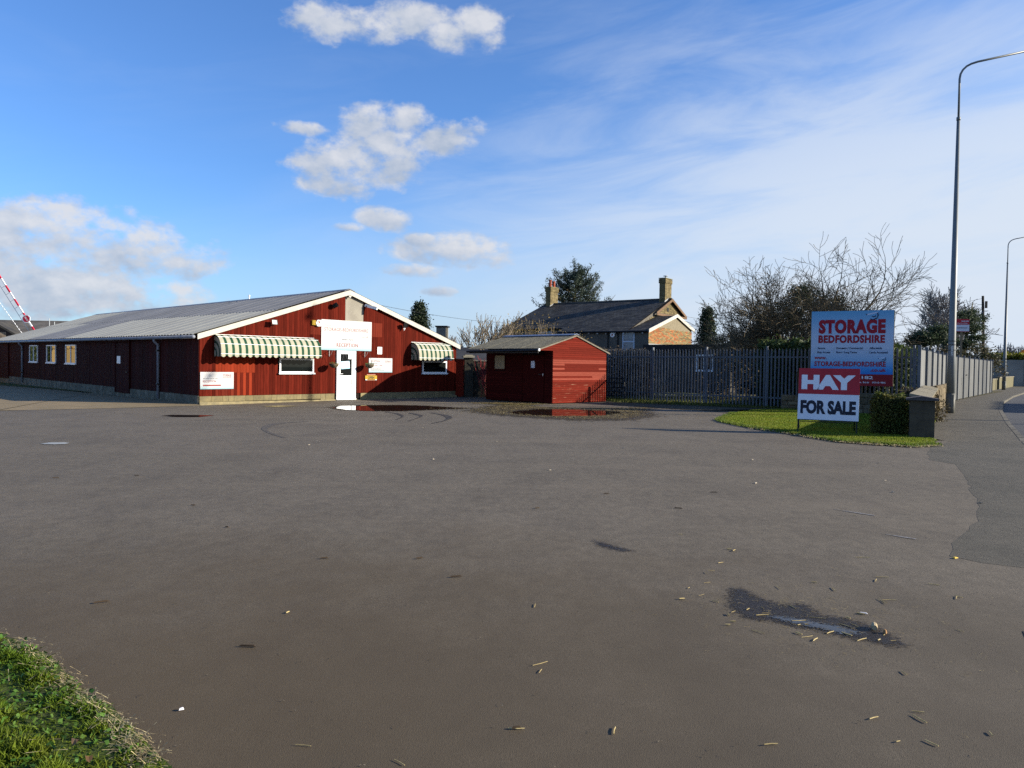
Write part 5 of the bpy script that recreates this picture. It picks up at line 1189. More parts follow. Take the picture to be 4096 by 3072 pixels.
# concrete gate pillar
M_PIL = mat('dark_concrete', (.080, .066, .048), (.056, .047, .035), rough=.9, scale=3, bump=.4, bscale=30, wear=((.16, .15, .09), 2.5, None, .6, .8))
t = thing('gate_pillar', 'square concrete gate pillar with a flat cap beside the clipped hedge', 'pillar', frame(9.40, 17.26, 116) )
MB().box(-.06, .45, 0, .52, -.1, .90).box(-.063, .453, -.004, .524, .60, .612).build('shaft', M_PIL, t)
MB().prism([(-.14, -.08, .903), (.53, -.08, .903), (.53, -.08, .945), (.20, -.08, 1.0), (-.14, -.08, .945)], (0, .68, 0)).build('cap', mat('cap_slate', (.075, .068, .07), (.05, .048, .05), rough=.8, scale=5), t)
# rubble stone wall along the footway
M_STONE = mat('rubble_stone', (.155, .122, .075), (.095, .075, .048), rough=.95, scale=2.5, rnd=.35, bump=.7, bscale=25, wear=((.10, .085, .05), 3, None, .55, .75))
M_COPE = mat('coping_stone', (.22, .195, .14), (.16, .145, .105), rough=.9, scale=4, rnd=.12, bump=.4, bscale=30)
def stone(r, w_, h_, d_):
    m = MB(); j = lambda: r.uniform(-.18, .18)*min(w_, h_)
    vs = []
    for y, k in ((0, .80), (.035, 1.0), (d_, 1.0)):
        for sx, sz in ((-1, -1), (1, -1), (1, 1), (-1, 1)): vs.append((sx*w_/2*k + (j()*.5 if y < .01 else 0), -d_+d_-y+.0, sz*h_/2*k + (j()*.5 if y < .01 else 0)))
    vs = [(x, -y if False else y, z) for x, y, z in [(v[0], -v[1], v[2]) for v in vs]]
    return m.add(vs, [(3, 2, 1, 0), (0, 1, 5, 4), (1, 2, 6, 5), (2, 3, 7, 6), (3, 0, 4, 7), (4, 5, 9, 8), (5, 6, 10, 9), (6, 7, 11, 10), (7, 4, 8, 11)])
def stone_wall(label, a, b, h, x_off, seed, coping=True, front=-1, sz=.21, maxn=290):
    """rubble wall from a to b; the stones face the footway (local -y)"""
    a, b = Vector(a), Vector(b); d = b-a; L = d.length; r = random.Random(seed)
    M_ = Matrix.Translation((a.x, a.y, 0)) @ Matrix.Rotation(atan2(d.y, d.x), 4, 'Z')
    t = thing('stone_wall', label, 'wall', M_, 'low walls edging the footway')
    MB().box(0, L, .03, .32, -.1, h-.05).build('mortar_core', mat('brown_mortar', (.13, .105, .065), rough=1), t)
    z = .0; n = 0
    while z < h-.06:
        hh = min(r.uniform(.10, .19)*sz/.21, h-z); x = 0
        while x < L-.05:
            ww = min(r.uniform(.15, .42)*sz/.21, L-x)
            if n < maxn:
                stone(r, ww-.02, hh-.018, .10).build('stone', M_STONE, t, M=T(x+ww/2, -.005+r.uniform(-.02, .02), z+hh/2)); n += 1
            x += ww
        z += hh
    if coping:
        x = 0
        while x < L-.1:
            ww = min(r.uniform(.34, .42), L-x)
            MB().box(x+.008, x+ww-.008, -.04, .44, h-.03, h+.035, T(0, 0, 0) @ Matrix.Translation((0, 0, h)) @ Matrix.Rotation(rad(12), 4, 'X') @ Matrix.Translation((0, 0, -h+.02))).build('coping_slab', M_COPE, t); x += ww
    return t
stone_wall('rubble stone wall with sloping coping slabs from the gate pillar to the lamp post', (10.05, 17.75), (16.0, 27.75), .90, 0, 4, sz=.30)
stone_wall('rubble stone wall without coping running on behind the lamp post', (16.4, 28.4), (24.4, 40.6), 1.02, 0, 6, False, sz=.42)
stone_wall('short rough stone wall beyond the black iron post', (25.6, 42.3), (34.2, 54.0), .95, 0, 7, False, sz=.42)
stone_wall('dark low rubble wall at the back of the lawn behind the billboard', (10.6, 29.0), (14.0, 27.3), .62, 0, 8, False, sz=.30)
stone_wall('dark low rubble wall behind the dome shrub and gate pillar', (12.2, 26.4), (14.8, 25.5), .80, 0, 9, False, sz=.30)
t = thing('iron_gate_post', 'black iron post with an arched rail at a gap in the stone wall', 'post', frame(26.6, 43.5, 35))
MB().tube([(0, 0, -.1), (0, 0, 1.35)], .13, 8).box(-.2, .2, -.2, .2, 1.35, 1.40).lathe([(.09, 0), (.12, .06), (.03, .14)], 8, (0, 0, 1.40)).build('post', M_BLACK, t)
MB().tube([(-.1, 0, 1.2), (-.6, 0, 1.38), (-1.3, 0, 1.38), (-1.9, 0, 1.2), (-2.0, 0, .8)], .06, 6).lathe([(.05, 0), (.1, .08), (.02, .16)], 8, (-1.1, 0, 1.40)).build('arched_rail', M_BLACK, t)
M_TANR = mat('tan_render', (.145, .13, .075), (.115, .105, .062), rough=.9, scale=2, bump=.2, bscale=20, wear=((.18, .17, .06), 1.5, None, .6, .8))
def low_wall(label, a, b, h, th=.22):
    a, b = Vector(a), Vector(b); d = b-a; L = d.length
    t = thing('rendered_wall', label, 'wall', Matrix.Translation((a.x, a.y, 0)) @ Matrix.Rotation(atan2(d.y, d.x), 4, 'Z'), 'low walls edging the footway')
    MB().box(0, L, 0, th, -.1, h-.08).build('wall_face', M_TANR, t); MB().box(-.02, L+.02, -.05, th+.05, h-.078, h).build('coping', M_COPE, t); return t
low_wall('low tan rendered wall just before the second lamp post', (34.8, 54.7), (43.0, 65.4), .98)
low_wall('tan rendered wall beyond the second lamp post', (44.6, 67.5), (54.8, 80.6), 1.1)
low_wall('far pale wall at the bend of the footway', (56.5, 82.6), (80, 109), 1.2)
t = thing('dark_notice_box', 'black utility cabinet behind the second lamp post', 'cabinet', frame(42.4, 67.2, 100))
MB().box(0, 1.15, 0, .5, -.1, 1.75).build('cabinet_body', M_BLACK, t); MB().box(-.05, 1.2, -.05, .55, 1.752, 1.84).build('lid', mat('cap_slate', (0, 0, 0)), t); MB().box(-.12, -.02, -.02, .04, .9, 1.7).build('yellow_label', M_YEL, t)
t = thing('concrete_marker_post', 'short pale concrete post on the footway beyond the second lamp', 'post', frame(53.2, 79.2, 35))
MB().box(0, .45, 0, .45, -.1, 1.45).lathe([(.3, 0), (.28, .06), (.1, .1)], 4, (.22, .22, 1.45)).build('post', mat('pale_post', (.36, .34, .28), (.24, .22, .18), rough=.9, scale=3), t)
# far panel fence under the golden hedge
M_PANEL = mat('grey_concrete_panel', (.24, .24, .215), (.18, .18, .165), rough=.85, scale=.6, rnd=.15)
FP = frame(50.5, 82.5, 104); t = thing('panel_fence', 'grey concrete panel fence below the golden hedge', 'fence', FP)
for k in range(14):
    MB().box(k*2.0+.11, k*2.0+1.89, 0, .06, 0, 2.9).build('panel', M_PANEL, t); MB().box(k*2.0-.09, k*2.0+.09, -.03, .11, 0, 3.0).build('post', M_PANEL, t)
# orange machine above the hedge
t = thing('orange_machine', 'orange digger arm with black bucket rising behind the golden hedge', 'digger', frame(74, 106, 100))
MB().box(-1.6, 1.6, -1, 1.2, .7, 2.2).box(-1.4, -.1, -.8, .8, 2.2, 3.6).build('body', mat('orange_paint', (.70, .24, .015), (.6, .2, .015), rough=.5, scale=3), t)
MB().box(-2.0, 2.0, -1.3, -.7, 0, .72).box(-2.0, 2.0, .7, 1.3, 0, .72).build('track', M_BLACK, t)
MB().prism([(.3, -.2, 2.0), (1.1, -.2, 2.0), (.15, -.2, 4.6), (-.75, -.2, 4.75), (-.8, -.2, 4.5)], (0, .45, 0)).build('boom', MATS['orange_paint'], t)
MB().prism([(-.15, -.3, 5.0), (.25, -.3, 4.85), (.55, -.3, 4.95), (.55, -.3, 5.3), (.2, -.3, 5.5), (-.45, -.3, 5.45), (-.15, -.3, 5.3)], (0, .6, 0)).bar((-.1, 0, 4.5), (.15, 0, 5.1), .22).build('bucket', M_BLACK, t)

# estate agent board
t = thing('agent_board', 'red and white agent board high on a post behind the first lamp', 'sign', frame(27.12, 44.6, 97))
MB().box(-.40, .40, -.02, .02, 4.40, 4.74).box(-.40, .40, -.02, .02, 3.97, 4.0).build('sign_board', mat('agent_red', (.42, .02, .035), rough=.5), t)
MB().box(-.40, .40, -.018, .018, 4.002, 4.398).build('sign_board', mat('agent_white', (.60, .62, .68), rough=.5), t)
fine_print(t, mat('agent_white', (0, 0, 0)), -.05, 4.58, .42, .06, -.024); fine_print(t, MATS['agent_white'], -.3, 4.47, .6, .03, -.024); fine_print(t, M_GREYTXT, -.3, 4.18, .6, .05, -.024)
MB().box(-.05, .05, .022, .10, -.1, 4.3).build('post', M_POSTW, t)
# telegraph pole
t = thing('telegraph_pole', 'dark timber telegraph pole with climbing steps at the right skyline', 'telegraph pole', T(47.9, 75, 0))
MB().tube([(0, 0, -.1), (-.12, 0, 5), (-.28, 0, 9.25)], [.17, .145, .11], 10).build('pole', mat('tarred_timber', (.045, .036, .028), (.03, .025, .02), rough=.85, scale=3), t)
stp = MB()
for k in range(9): z = 3.4 + k*.62; s_ = 1 if k % 2 else -1; stp.bar((-.03*z, 0, z), (-.03*z+s_*.55, 0, z), .035)
stp.box(-.12, .06, -.25, -.1, 8.0, 8.7); stp.build('step', M_BLACK, t)
def wire(label, a, b, sag, rad_=.012):
    a, b = Vector(a), Vector(b); P = [a.lerp(b, k/14) - Vector((0, 0, sag*4*(k/14)*(1-k/14))) for k in range(15)]
    tag(MB().tube(P, rad_, 4).build('overhead_wire', M_BLACK), label, 'wire', 'overhead wires')
wire('overhead wire running from the telegraph pole to the left', (47.6, 75, 9.0), (30, 74, 6.6), .5, .016)
gx = FB @ Vector((7.6, 0, 4.22)); wire('overhead wire from the barn gable towards the farmhouse', gx, (3.2, 57.5, 4.9), .35, .010)
wire('thin wire from the farmhouse gable over the dark conifer', (14.2, 60.5, 5.75), (30, 74, 6.6), .5, .012)

# ================================================================ far left: barrier and dark building
t = thing('raised_barrier', 'raised red and white barrier pole with a STOP disc behind the barn roof', 'barrier', T(-38.9, 62, 0))
M_BRED = mat('barrier_red', (.55, .02, .05), rough=.4)
p0, p1 = Vector((0, 0, 2.0)), Vector((-4.75, 0, 9.4)); dv = (p1-p0)
k0 = 13
MB().box(-.25, .35, -.25, .25, -.1, 2.05).build('cabinet', M_BRED, t)
for k in range(k0): 
    a, b = p0 + dv*(k/k0), p0 + dv*((k+1)/k0); MB().bar(a, b, .09, .11).build('band', M_UPVC if k % 2 == 0 else M_BRED, t)
n_ = Vector((dv.z, 0, -dv.x)).normalized()*-.42
sk = MB().bar(p0+n_*1.0+dv*.2, p1+n_*1.0, .03)
for k in range(3, k0): q = p0 + dv*(k/k0); sk.bar(q, q+n_, .018)
sk.build('skirt', M_STEEL, t)
sn = MB().prism([(.36*cos(k*pi/4+pi/8), -.12, .36*sin(k*pi/4+pi/8)) for k in range(8)], (0, .03, 0)).build('stop_disc', M_UPVC, t, M=T(-1.86, 0, 4.92))
MB().prism([(.29*cos(k*pi/4+pi/8), -.125, .29*sin(k*pi/4+pi/8)) for k in range(8)], (0, .004, 0)).build('disc_face', M_BRED, sn)
o = lettering('STOP', sn, M_UPVC, -.21, -.06, .42, .14, -.130, .03); o.matrix_local = Matrix.Rotation(rad(57), 4, 'Y')
r = random.Random(2); dash = MB(); a, b = Vector((-2.1, .5, 3.0)), Vector((-6.0, .5, 8.3))
for k in range(22): dash.bar(a.lerp(b, k/22), a.lerp(b, (k+.7)/22), .045)
tag(dash.build('white_chain', M_UPVC, M=T(-38.9, 62, 0)), 'broken white line of barrier chain left of the red and white pole', 'chain')
t = thing('aerial_mast', 'two thin grey poles behind the barrier foot', 'pole', T(-41.4, 66, 0)); MB().tube([(0, 0, 0), (0, 0, 5.2)], .035, 6).build('pole', M_STEEL, t); MB().tube([(.45, 0, 0), (.45, 0, 4.9)], .035, 6).build('pole', M_STEEL, t)
FD = frame(-62, 72, 84); t = thing('dark_barn', 'old barn with a brown grey roof and dark gabled dormer behind the barrier', 'building', FD)
MB().box(0, 34, 0, 9, -.1, 3.1).build('wall', M_BRD, t)
M_OLDR = mat('old_tile_roof', (.16, .145, .13), (.10, .095, .09), rough=.9, scale=.8, island=.2, bump=.4, bscale=8)
ro = MB()
for k in range(16): ro.prism([(-.4, -.4+5*k/16, 3.0+2.45*k/16), (-.4, -.4+5*(k+1)/16+.1, 3.0+2.45*(k+1)/16+.03), (-.4, -.4+5*(k+1)/16+.1, 3.05+2.45*(k+1)/16+.03), (-.4, -.4+5*k/16, 3.09+2.45*k/16)], (34.8, 0, 0))
ro.build('roof', M_OLDR, t, kind='stuff'); MB().prism([(-.4, 4.62, 5.5), (-.4, 9.5, 3.05), (-.4, 9.5, 3.0), (-.4, 4.62, 5.43)], (34.8, 0, 0)).build('roof', M_OLDR, t); MB().tube([(-.4, 4.6, 5.5), (34.4, 4.6, 5.5)], .12, 6).build('ridge_tiles', M_OLDR, t)
dm = MB().prism([(8.6, .6, 3.0), (12.3, .6, 3.0), (12.3, .6, 3.9), (10.4, .6, 5.0), (8.6, .6, 3.9)], (0, 4.2, 0)).build('dormer', mat('dark_weathered_board', (.07, .05, .04), (.045, .035, .03), rough=.9, scale=3), t)
MB().prism([(8.3, .45, 3.75), (10.4, .45, 5.05), (12.6, .45, 3.75), (12.6, .45, 3.95), (10.4, .45, 5.28), (8.3, .45, 3.95)], (0, 4.2, 0)).build('roof', M_SLATE, dm); MB().box(10.0, 11.5, .57, .598, 3.3, 4.2).build('opening', mat('weathered_plank', (.36, .28, .19), (.12, .09, .07), rough=.9, scale=2), dm)
t = thing('grey_tower', 'grey flat topped block half hidden behind the conifer at the barn roof', 'building', frame(-7.35, 71, 96))
MB().box(0, .95, 0, 1.2, 0, 5.15).build('wall', mat('pale_block_wall', (.24, .23, .2), (.18, .17, .15), rough=.9, scale=3), t); MB().box(-.1, 1.08, -.1, 1.3, 5.152, 5.28).box(1.0, 1.10, -.05, .05, 3.2, 5.15).build('roof', M_BLACK, t)
t = thing('red_shed_roof', 'red sided shed just visible over the hedge behind the fence', 'shed', frame(14.3, 48.5, 96))
MB().box(0, 4.2, 0, 3, 0, 2.85).build('wall', M_HUT, t); MB().prism([(-.2, -.2, 2.86), (-.2, 1.5, 3.3), (-.2, 3.2, 2.86)], (4.6, 0, 0)).build('roof', M_HROOF, t)
# straw bales stacked beside the farm road (mirrored in the barn windows)
M_BALE = mat('baled_straw', (.50, .34, .13), (.36, .24, .09), rough=1, scale=9, stretch=(1, 1, 6), rnd=.15, bump=.8, bscale=18)
bale = MB().tube([(0, 0, .62), (0, 1.2, .62)], .62, 20).mesh('bale', M_BALE)
FS = frame(-37.3, 44.6, -41)
for k in range(6):
    for j in range(3):
        tag(link('straw_bale', bale, None, FS @ T(k*1.27, 0, j*1.15)), 'round straw bale in the stack mirrored by the barn windows', 'bale', 'stacked straw bales')
# ================================================================ grass, straw and litter
g = np.random.default_rng(3)
def scatter(poly, n, grow_=0):
    q = np.array(poly); lo, hi = q.min(0)-grow_, q.max(0)+grow_; P = g.uniform(lo, hi, (n*3, 2)); k = inside(P, poly)
    return P[k][:n]
def blades(P, z, h, w_, lean=.6, seg2=True):
    n = len(P); h = h*g.uniform(.5, 1.35, n); a = g.uniform(0, 2*pi, n); b = g.uniform(0, 2*pi, n); le = lean*g.uniform(.1, 1, n)*h
    base = np.stack([P[:, 0], P[:, 1], np.full(n, z)], 1); s = np.stack([np.cos(a), np.sin(a), 0*a], 1)*w_*.5
    tip = base + np.stack([np.cos(b)*le, np.sin(b)*le, h*.9], 1); mid = base + np.stack([np.cos(b)*le*.3, np.sin(b)*le*.3, h*.55], 1)
    return np.stack([base-s, base+s, mid+s*.8, tip, mid-s*.8], 1).reshape(-1, 3)
M_GRASS = mat('grass_blades', (.085, .145, .010), (.13, .165, .016), rough=.6, scale=2.2, island=.42, trans=.35, spec=.2)
M_GRASSD = mat('yellowing_grass', (.16, .19, .035), (.10, .16, .02), rough=.6, scale=2, island=.4, trans=.35, spec=.2)
M_DRY = mat('dry_straw_grass', (.46, .38, .20), (.30, .23, .12), rough=.8, scale=6, island=.35, spec=.2)
M_STRAW = mat('pale_straw', (.42, .33, .15), (.30, .23, .10), rough=.7, scale=30, rnd=.22, spec=.2)
M_STRAWI = mat('loose_chaff', (.32, .25, .11), (.13, .095, .045), rough=.8, scale=6, island=.5, spec=.2)
near = [(x, y) for x, y in GRASS]
P = scatter([(-3.6,2.5),(-1.1,2.5),(-1.3,2.9),(-1.6,3.15),(-2.05,3.55),(-2.5,3.95),(-3.0,4.25),(-3.6,4.5)], 70000); P = P[inside(P, near)]; vis = (P[:, 1] > 2.5) & (P[:, 0] < -.9) & (P[:, 0] > -3.7); P = P[vis]
clump = np.sin(P[:, 0]*17+np.sin(P[:, 1]*13))*np.sin(P[:, 1]*19+1.3*np.sin(P[:, 0]*11)); ed = edge_dist(P, near[:12])
keep = g.random(len(P)) < np.clip(.55+.45*clump, .2, 1)*np.clip(ed*7+.25, 0, 1); P, clump, ed = P[keep], clump[keep], ed[keep]
V = blades(P, .01, .055, .005, .8); hh = np.repeat(np.clip(.75+.5*clump, .4, 1.4)*np.clip(.35+ed*4, .4, 1), 5); V[:, 2] = .01+(V[:, 2]-.01)*hh
o = link('verge_grass', fast_mesh('verge_grass', V, 5, M_GRASS)); tag(o, 'rough green grass in the near left corner', 'grass', None, 'stuff')
# low broad leaves (clover) among it
Q = scatter(near, 16000); Q = Q[(Q[:, 1] > 2.5) & (Q[:, 0] < -1.0)]; pts = np.stack([Q[:, 0], Q[:, 1], g.uniform(.012, .035, len(Q))], 1)
V = sprays(pts, 1, .022, 5, flat_=.6, aspect=.55, spread=.003); link('clover', fast_mesh('clover', V, 4, mat('clover_leaves', (.055, .14, .02), (.09, .16, .03), rough=.6, scale=3, island=.4, trans=.3)))
tag(bpy.data.objects['clover'], 'small round weed leaves in the near left grass', 'weeds', None, 'stuff')
def strands(P, z, L, w_, zj=.01, tilt=.1):
    n = len(P); a = g.uniform(0, pi, n); l = L*g.uniform(.4, 1.3, n)*.5; d = np.stack([np.cos(a), np.sin(a), g.normal(0, tilt, n)], 1); s = np.stack([-np.sin(a), np.cos(a), 0*a], 1)*w_*.5
    c = np.stack([P[:, 0], P[:, 1], z+g.uniform(0, zj, n)+np.abs(d[:, 2])*l], 1); u = np.array([0, 0, w_*.45])
    return np.stack([c-d*l[:, None]-s, c-d*l[:, None]+s, c+u, c+d*l[:, None]+s, c+d*l[:, None]-s, c+u*1.3], 1)[:, [0, 1, 2, 3, 4, 5]].reshape(-1, 3)
# dry edge where the verge meets the tarmac
E_ = near[1:12]; seg = g.integers(0, len(E_)-1, 3600); tt = g.random(3600)[:, None]; A = np.array(E_); kk = g.random(3600) < .12+.75*np.clip(np.sin(seg*2.1+tt[:, 0]*5.3)*np.sin(tt[:, 0]*11+seg), 0, 1); NK = int(kk.sum()); seg, tt = seg[kk], tt[kk]
Pe = A[seg]*(1-tt)+A[seg+1]*tt + g.normal(0, .035, (NK, 2)) + np.array([-.035, -.03])
V = strands(Pe, .014, .055, .0035, .03, .25); o = link('dry_grass', fast_mesh('dry_grass', V, 6, M_DRY)); tag(o, 'dead straw coloured grass along the near verge edge', 'dry grass', None, 'stuff')
Pm = scatter(near, 420); Pm = Pm[(Pm[:, 1] > 2.5) & (Pm[:, 0] < -1)]; V = strands(Pm, .035, .12, .004, .03, .15); o = link('straw_in_grass', fast_mesh('straw_in_grass', V, 6, M_DRY)); tag(o, 'pale straw stems lying on the near grass', 'straw', None, 'stuff')
dl = MB(); r = random.Random(70)
for k in range(7):
    x, y = ((-2.35, 3.35), (-1.75, 2.95), (-1.62, 2.82), (-2.6, 3.6), (-2.05, 2.9), (-2.9, 3.3), (-2.2, 3.1))[k]; a = r.uniform(0, 6); s = r.uniform(.014, .024)
    o = MB().add([(s*1.2*cos(q), s*.8*sin(q), .012*sin(2*q)+r.uniform(0, .006)) for q in [j*pi/4 for j in range(8)]] + [(0, 0, .012)], [(j, (j+1) % 8, 8) for j in range(8)]).build('fallen_leaf', mat('brown_leaf', (.14, .07, .03), (.18, .11, .06), rough=.8, scale=20, rnd=.3), M=T(x, y, .05) @ Matrix.Rotation(a, 4, 'Z'))
    tag(o, 'curled brown leaf lying in the near left grass', 'leaf', 'brown leaves in the near grass')
# lawn round the HAY board
P = scatter(LAWN, 120000); ed = edge_dist(P, LAWN); P = P[g.random(len(P)) < np.clip(.35+ed*4, 0, 1)]
V = blades(P, .03, .030, .014, .6); o = link('lawn_grass', fast_mesh('lawn_grass', V, 5, mat('lawn_blades', (.15, .205, .016), (.19, .215, .024), rough=.6, scale=1.2, island=.35, trans=.3))); tag(o, 'bright mown grass round the HAY board', 'grass', None, 'stuff')
A = np.array(LAWN[2:13]); seg = g.integers(0, len(A)-1, 7000); tt = g.random(7000)[:, None]; Pe = A[seg]*(1-tt)+A[seg+1]*tt + g.normal(0, .07, (7000, 2))
V = blades(Pe, .015, .06, .018, .9); o = link('ragged_grass_edge', fast_mesh('ragged_grass_edge', V, 5, M_GRASSD)); tag(o, 'ragged yellowing grass edge of the lawn', 'grass', None, 'stuff')
seg = g.integers(4, len(A)-1, 500); tt = g.random(500)[:, None]; Pe = A[seg]*(1-tt)+A[seg+1]*tt + g.normal(0, .10, (500, 2)) + np.array([-.05, -.12])
V = strands(Pe, .01, .10, .03, .02, .1); o = link('edge_leaf_litter', fast_mesh('edge_leaf_litter', V, 6, M_DRY)); tag(o, 'pale dead leaves along the front edge of the lawn', 'leaf litter', None, 'stuff')
P = scatter([(-19.5, 34.9), (-17.2, 33.2), (-12.4, 28.2), (-38, 53.2)], 26000); V = blades(P, .02, .07, .022, .5); o = link('side_grass', fast_mesh('side_grass', V, 5, M_GRASS)); tag(o, 'shaded grass strip at the foot of the long barn wall', 'grass', None, 'stuff')
P = scatter([(4.5, 32.6), (14.3, 26.4), (17, 31), (10, 44), (3, 44)], 34000); V = blades(P, .02, .10, .03, .6); o = link('garden_grass', fast_mesh('garden_grass', V, 5, mat('rough_garden_blades', (.10, .11, .03), (.075, .09, .02), rough=.7, scale=2, island=.4, trans=.2))); tag(o, 'rough garden grass behind the palisade fence', 'grass', None, 'stuff')
st = thing('stone_edging', 'line of pale edging stones in the garden behind the fence', 'edging', frame(7.0, 38.6, 97)); r = random.Random(4)
M_EDG = mat('edging_stone', (.40, .36, .25), (.28, .25, .18), rough=.9, scale=4, rnd=.2)
for k in range(14): stone(r, .36, .16, .2).build('stone', M_EDG, st, M=T(k*.44, 0, .08))
# straw and chaff on the yard
rim = [(x, y) for x, y in RIM2]; P = scatter([(1.6+(x-1.6)*.9, 25.4+(y-25.4)*.88) for x, y in rim], 8000, .2); k = ~inside(P, PUD2); P = P[k]; P = P + g.normal(0, .16, P.shape); P = P[~inside(P, PUD2)]
V = strands(P, .010, .13, .018, .014, .08); o = link('chaff_rim', fast_mesh('chaff_rim', V, 6, M_STRAWI)); tag(o, 'wet chaff and straw round the big puddle', 'chaff', None, 'stuff')
P = np.concatenate([g.normal((-.2, 30.4), (.75, .35), (2600, 2)), g.normal((5.2, 25.5), (1.5, 1.5), (260, 2)), g.normal((6.3, 22.5), (1.2, 1.5), (90, 2)), g.normal((-1.3, 25.9), (.8, 1.3), (400, 2))])
V = strands(P, .010, .12, .017, .01, .08); o = link('scattered_chaff', fast_mesh('scattered_chaff', V, 6, M_STRAWI)); tag(o, 'thin scatter of straw bits before the hut and lawn', 'straw', None, 'stuff')
P = np.stack([g.uniform(-9, 8, 1300), 2.8+g.random(1300)**1.6*20], 1); P = P[(~inside(P, GRASS)) & (P[:, 0]/P[:, 1] < .75)]; V = strands(P, .006, .022, .006, .003, .05); o = link('tiny_litter', fast_mesh('tiny_litter', V, 6, mat('mixed_grit', (.22, .18, .12), (.05, .04, .03), rough=.9, scale=3, island=.6))); tag(o, 'fine grit and chips sprinkled over the yard', 'grit', None, 'stuff')
P = np.concatenate([g.normal((1.85, 4.75), (.35, .3), (420, 2)), g.normal((2.4, 4.9), (.7, .7), (220, 2))]); V = strands(P, .005, .030, .0036, .003, .06); o = link('fine_chaff', fast_mesh('fine_chaff', V, 6, M_STRAWI)); tag(o, 'fine straw crumbs round the near wet patch', 'straw', None, 'stuff')
STRAW = [(1.96,6.41),(1.73,6.0),(1.59,5.77),(1.53,5.7),(1.47,5.44),(1.35,5.14),(1.41,5.0),(1.19,5.04),(1.47,4.79),(1.42,4.73),(1.41,4.6),(1.36,4.54),(1.51,4.43),(1.69,4.88),(1.68,4.78),(1.64,4.73),(1.58,4.84),(1.84,4.64),(1.81,4.56),(1.98,4.69),(1.86,4.57),(1.75,4.41),(1.78,4.36),(1.81,4.31),(1.95,4.43),(2.04,4.41),(2.18,4.7),(2.16,4.56),(2.28,4.43),(2.27,4.31),(2.09,4.32),(2.19,4.32),(2.28,5.48),(1.96,5.34),(2.36,5.32),(2.3,4.78),(2.87,5.64),(2.64,5.08),(2.57,5.05),(3.0,6.23),(2.78,5.55),(1.68,3.34),(1.92,3.41),(1.89,3.34),(1.68,3.13),(1.82,3.12),(2.78,4.5),(3.15,5.15),(3.17,5.47),(2.09,3.85),(2.13,3.21),(1.12,3.09),(1.93,6.45),(3.77,8.04),(.17,3.81),(.17,3.91),(.17,4.86),(-1.41,4.66),(.47,3.19),(.04,3.2),(-.85,3.03),(-.43,2.91),(1.63,7.01),(2.59,5.05),(3.18,5.18),(1.3,5.3),(1.9,4.9),(2.1,4.55)]
r = random.Random(77)
protos = []
for k in range(6):
    L = (.045, .06, .08, .10, .035, .075)[k]; wv = (.007, .005, .004, .0035, .008, .0045)[k]
    b = (0 if k in (0, 4) else r.uniform(-.3, .3)); m = MB(); P_ = [(-L/2, 0, wv*.5), (0, b*L*.3, wv*.55), (L/2, b*L*.2, wv*.5)]
    m.tube(P_, [wv*.55, wv*.6, wv*.5], 5); protos.append(m.mesh('straw_bit', M_STRAW))
for x, y in STRAW:
    o = link('straw_bit', r.choice(protos), None, T(x, y, .004) @ Matrix.Rotation(r.uniform(0, pi), 4, 'Z') @ Matrix.Rotation(r.uniform(-.03, .03), 4, 'Y') @ Matrix.Scale(r.uniform(.55, 1.15)*(1+.05*max(0, y-5)), 4))
    tag(o, 'loose pale straw stem lying on the tarmac near the wet patch', 'straw', 'straw stems strewn over the near tarmac')
def bit(name, label, cat, x, y, m, w_, d_, h_, rot, grp=None):
    o = MB().add([(-w_/2, -d_/2, 0), (w_/2, -d_/2*.8, 0), (w_/2*.9, d_/2, 0), (-w_/2*.8, d_/2*.9, 0), (-w_/2*.7, -d_/2*.7, h_), (w_/2*.7, -d_/2*.5, h_*.8), (w_/2*.6, d_/2*.7, h_*1.1), (-w_/2*.6, d_/2*.6, h_*.9)], [(0,3,2,1),(4,5,6,7),(0,1,5,4),(1,2,6,5),(2,3,7,6),(3,0,4,7)]).build(name, m, M=T(x, y, .006) @ Matrix.Rotation(rot, 4, 'Z'))
    tag(o, label, cat, grp)
M_LITW = mat('white_litter', (.78, .76, .8), rough=.6)
o = MB().tube([(-.035, 0, .02), (0, 0, .022), (.035, 0, .02)], [.016, .019, .015], 10).build('cob_stub', mat('cob', (.50, .40, .24), (.34, .27, .17), rough=.9, scale=60, bump=.5, bscale=200), M=T(2.25, 4.5, .004) @ Matrix.Rotation(1.15, 4, 'Z')); tag(o, 'fat pale stub of maize stalk in the wet patch', 'stalk')
bit('brown_stub', 'small brown stub at the right end of the wet patch', 'stalk', 2.28, 4.43, mat('brown_stub', (.26, .15, .07), rough=.9), .03, .022, .022, .8)
bit('curled_paper', 'little white curled scrap on the tarmac by the near grass', 'litter', -1.49, 3.33, M_LITW, .022, .012, .008, .4)
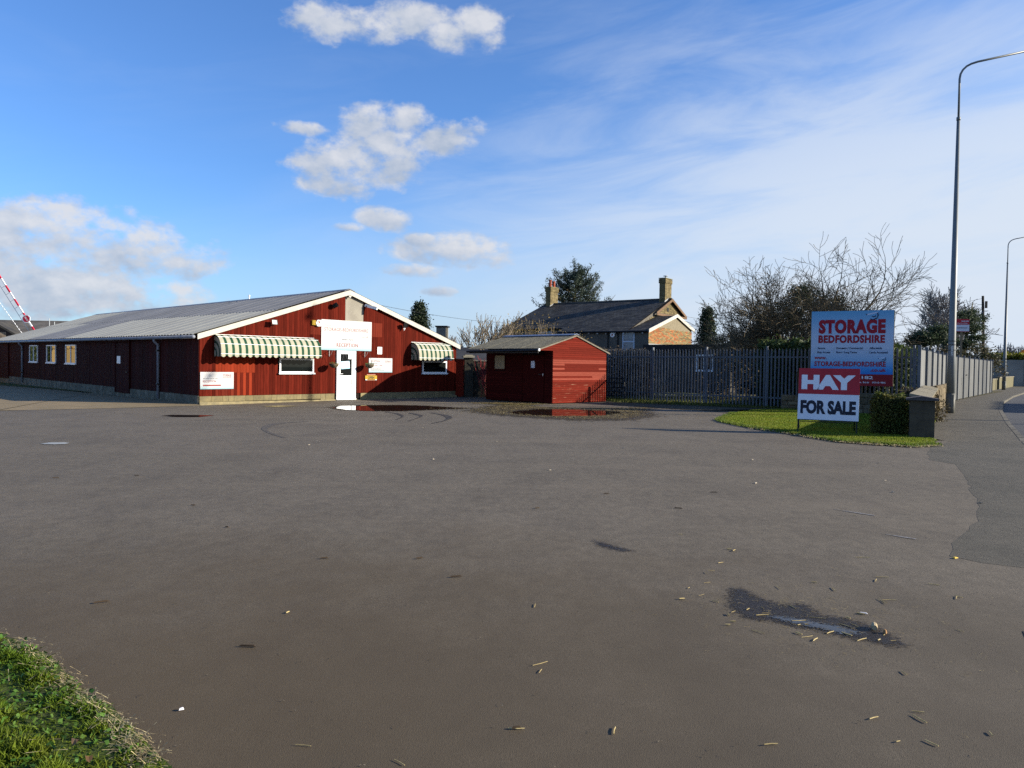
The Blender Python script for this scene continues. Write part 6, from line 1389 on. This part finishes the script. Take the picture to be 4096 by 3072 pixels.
bit('feather', 'grey white feather beside the near wet patch', 'feather', 2.32, 4.79, mat('feather_grey', (.5, .5, .52), rough=.8), .055, .016, .006, -.5)
for x, y in ((-6.1, 9.85), (-5.16, 10.14), (-2.68, 4.81), (-.74, 6.01), (-1.51, 5.97), (.04, 3.2), (-1.46, 4.09), (-.4, 5.5), (-2.72, 7.05), (.3, 8.2), (1.2, 9.2), (2.6, 9.4), (-3.5, 8.1), (1.9, 8.3)):
    bit('dark_twig', 'dark broken twig lying on the open tarmac', 'twig', x, y, mat('dark_twig', (.05, .035, .022), rough=.9), .09*r.uniform(.5, 1.2), .012, .009, r.uniform(-.6, .6), 'dark twigs on the yard')
for x, y in ((-1.3, 12.3), (.6, 11.2), (3.4, 10.2), (4.2, 12.8), (5.4, 10.6), (5.0, 9.6), (-3.9, 14.2), (-.3, 15.3), (2.2, 14.4), (5.8, 14.2), (-2.2, 18.3), (1.6, 18.9), (6.3, 12.6), (5.7, 8.9)):
    bit('pale_chip', 'small pale chip on the open tarmac', 'chip', x, y, mat('pale_chip', (.30, .26, .20), rough=.9, rnd=.3, col2=(.24, .21, .17)), .045*r.uniform(.6, 1.4), .022, .010, r.uniform(0, 3), 'pale chips on the yard')
bit('yellow_leaf', 'yellow leaf at the corner of the pavement patch', 'leaf', 3.80, 6.25, mat('yellow_leaf', (.55, .38, .05), rough=.7), .05, .03, .008, .4)
t = thing('drain_cover', 'dark iron drain cover at the right frame edge', 'drain', T(3.27, 4.17, -.009) @ Matrix.Rotation(-.5, 4, 'Z'))
M_IRON = mat('cast_iron', (.03, .027, .025), (.045, .035, .03), rough=.6, scale=20, bump=.4, bscale=60)
MB().box(-.25, .25, -.25, -.21, -.02, .012).box(-.25, .25, .21, .25, -.02, .012).box(-.25, -.21, -.21, .21, -.02, .012).box(.21, .25, -.21, .21, -.02, .012).build('rim', M_IRON, t)
for k in range(7): MB().box(-.205, .205, -.19+k*.058, -.155+k*.058, -.02, .008).build('bar', M_IRON, t)
MB().box(-.21, .21, -.21, .21, -.05, .001).build('sump', M_BACK, t)
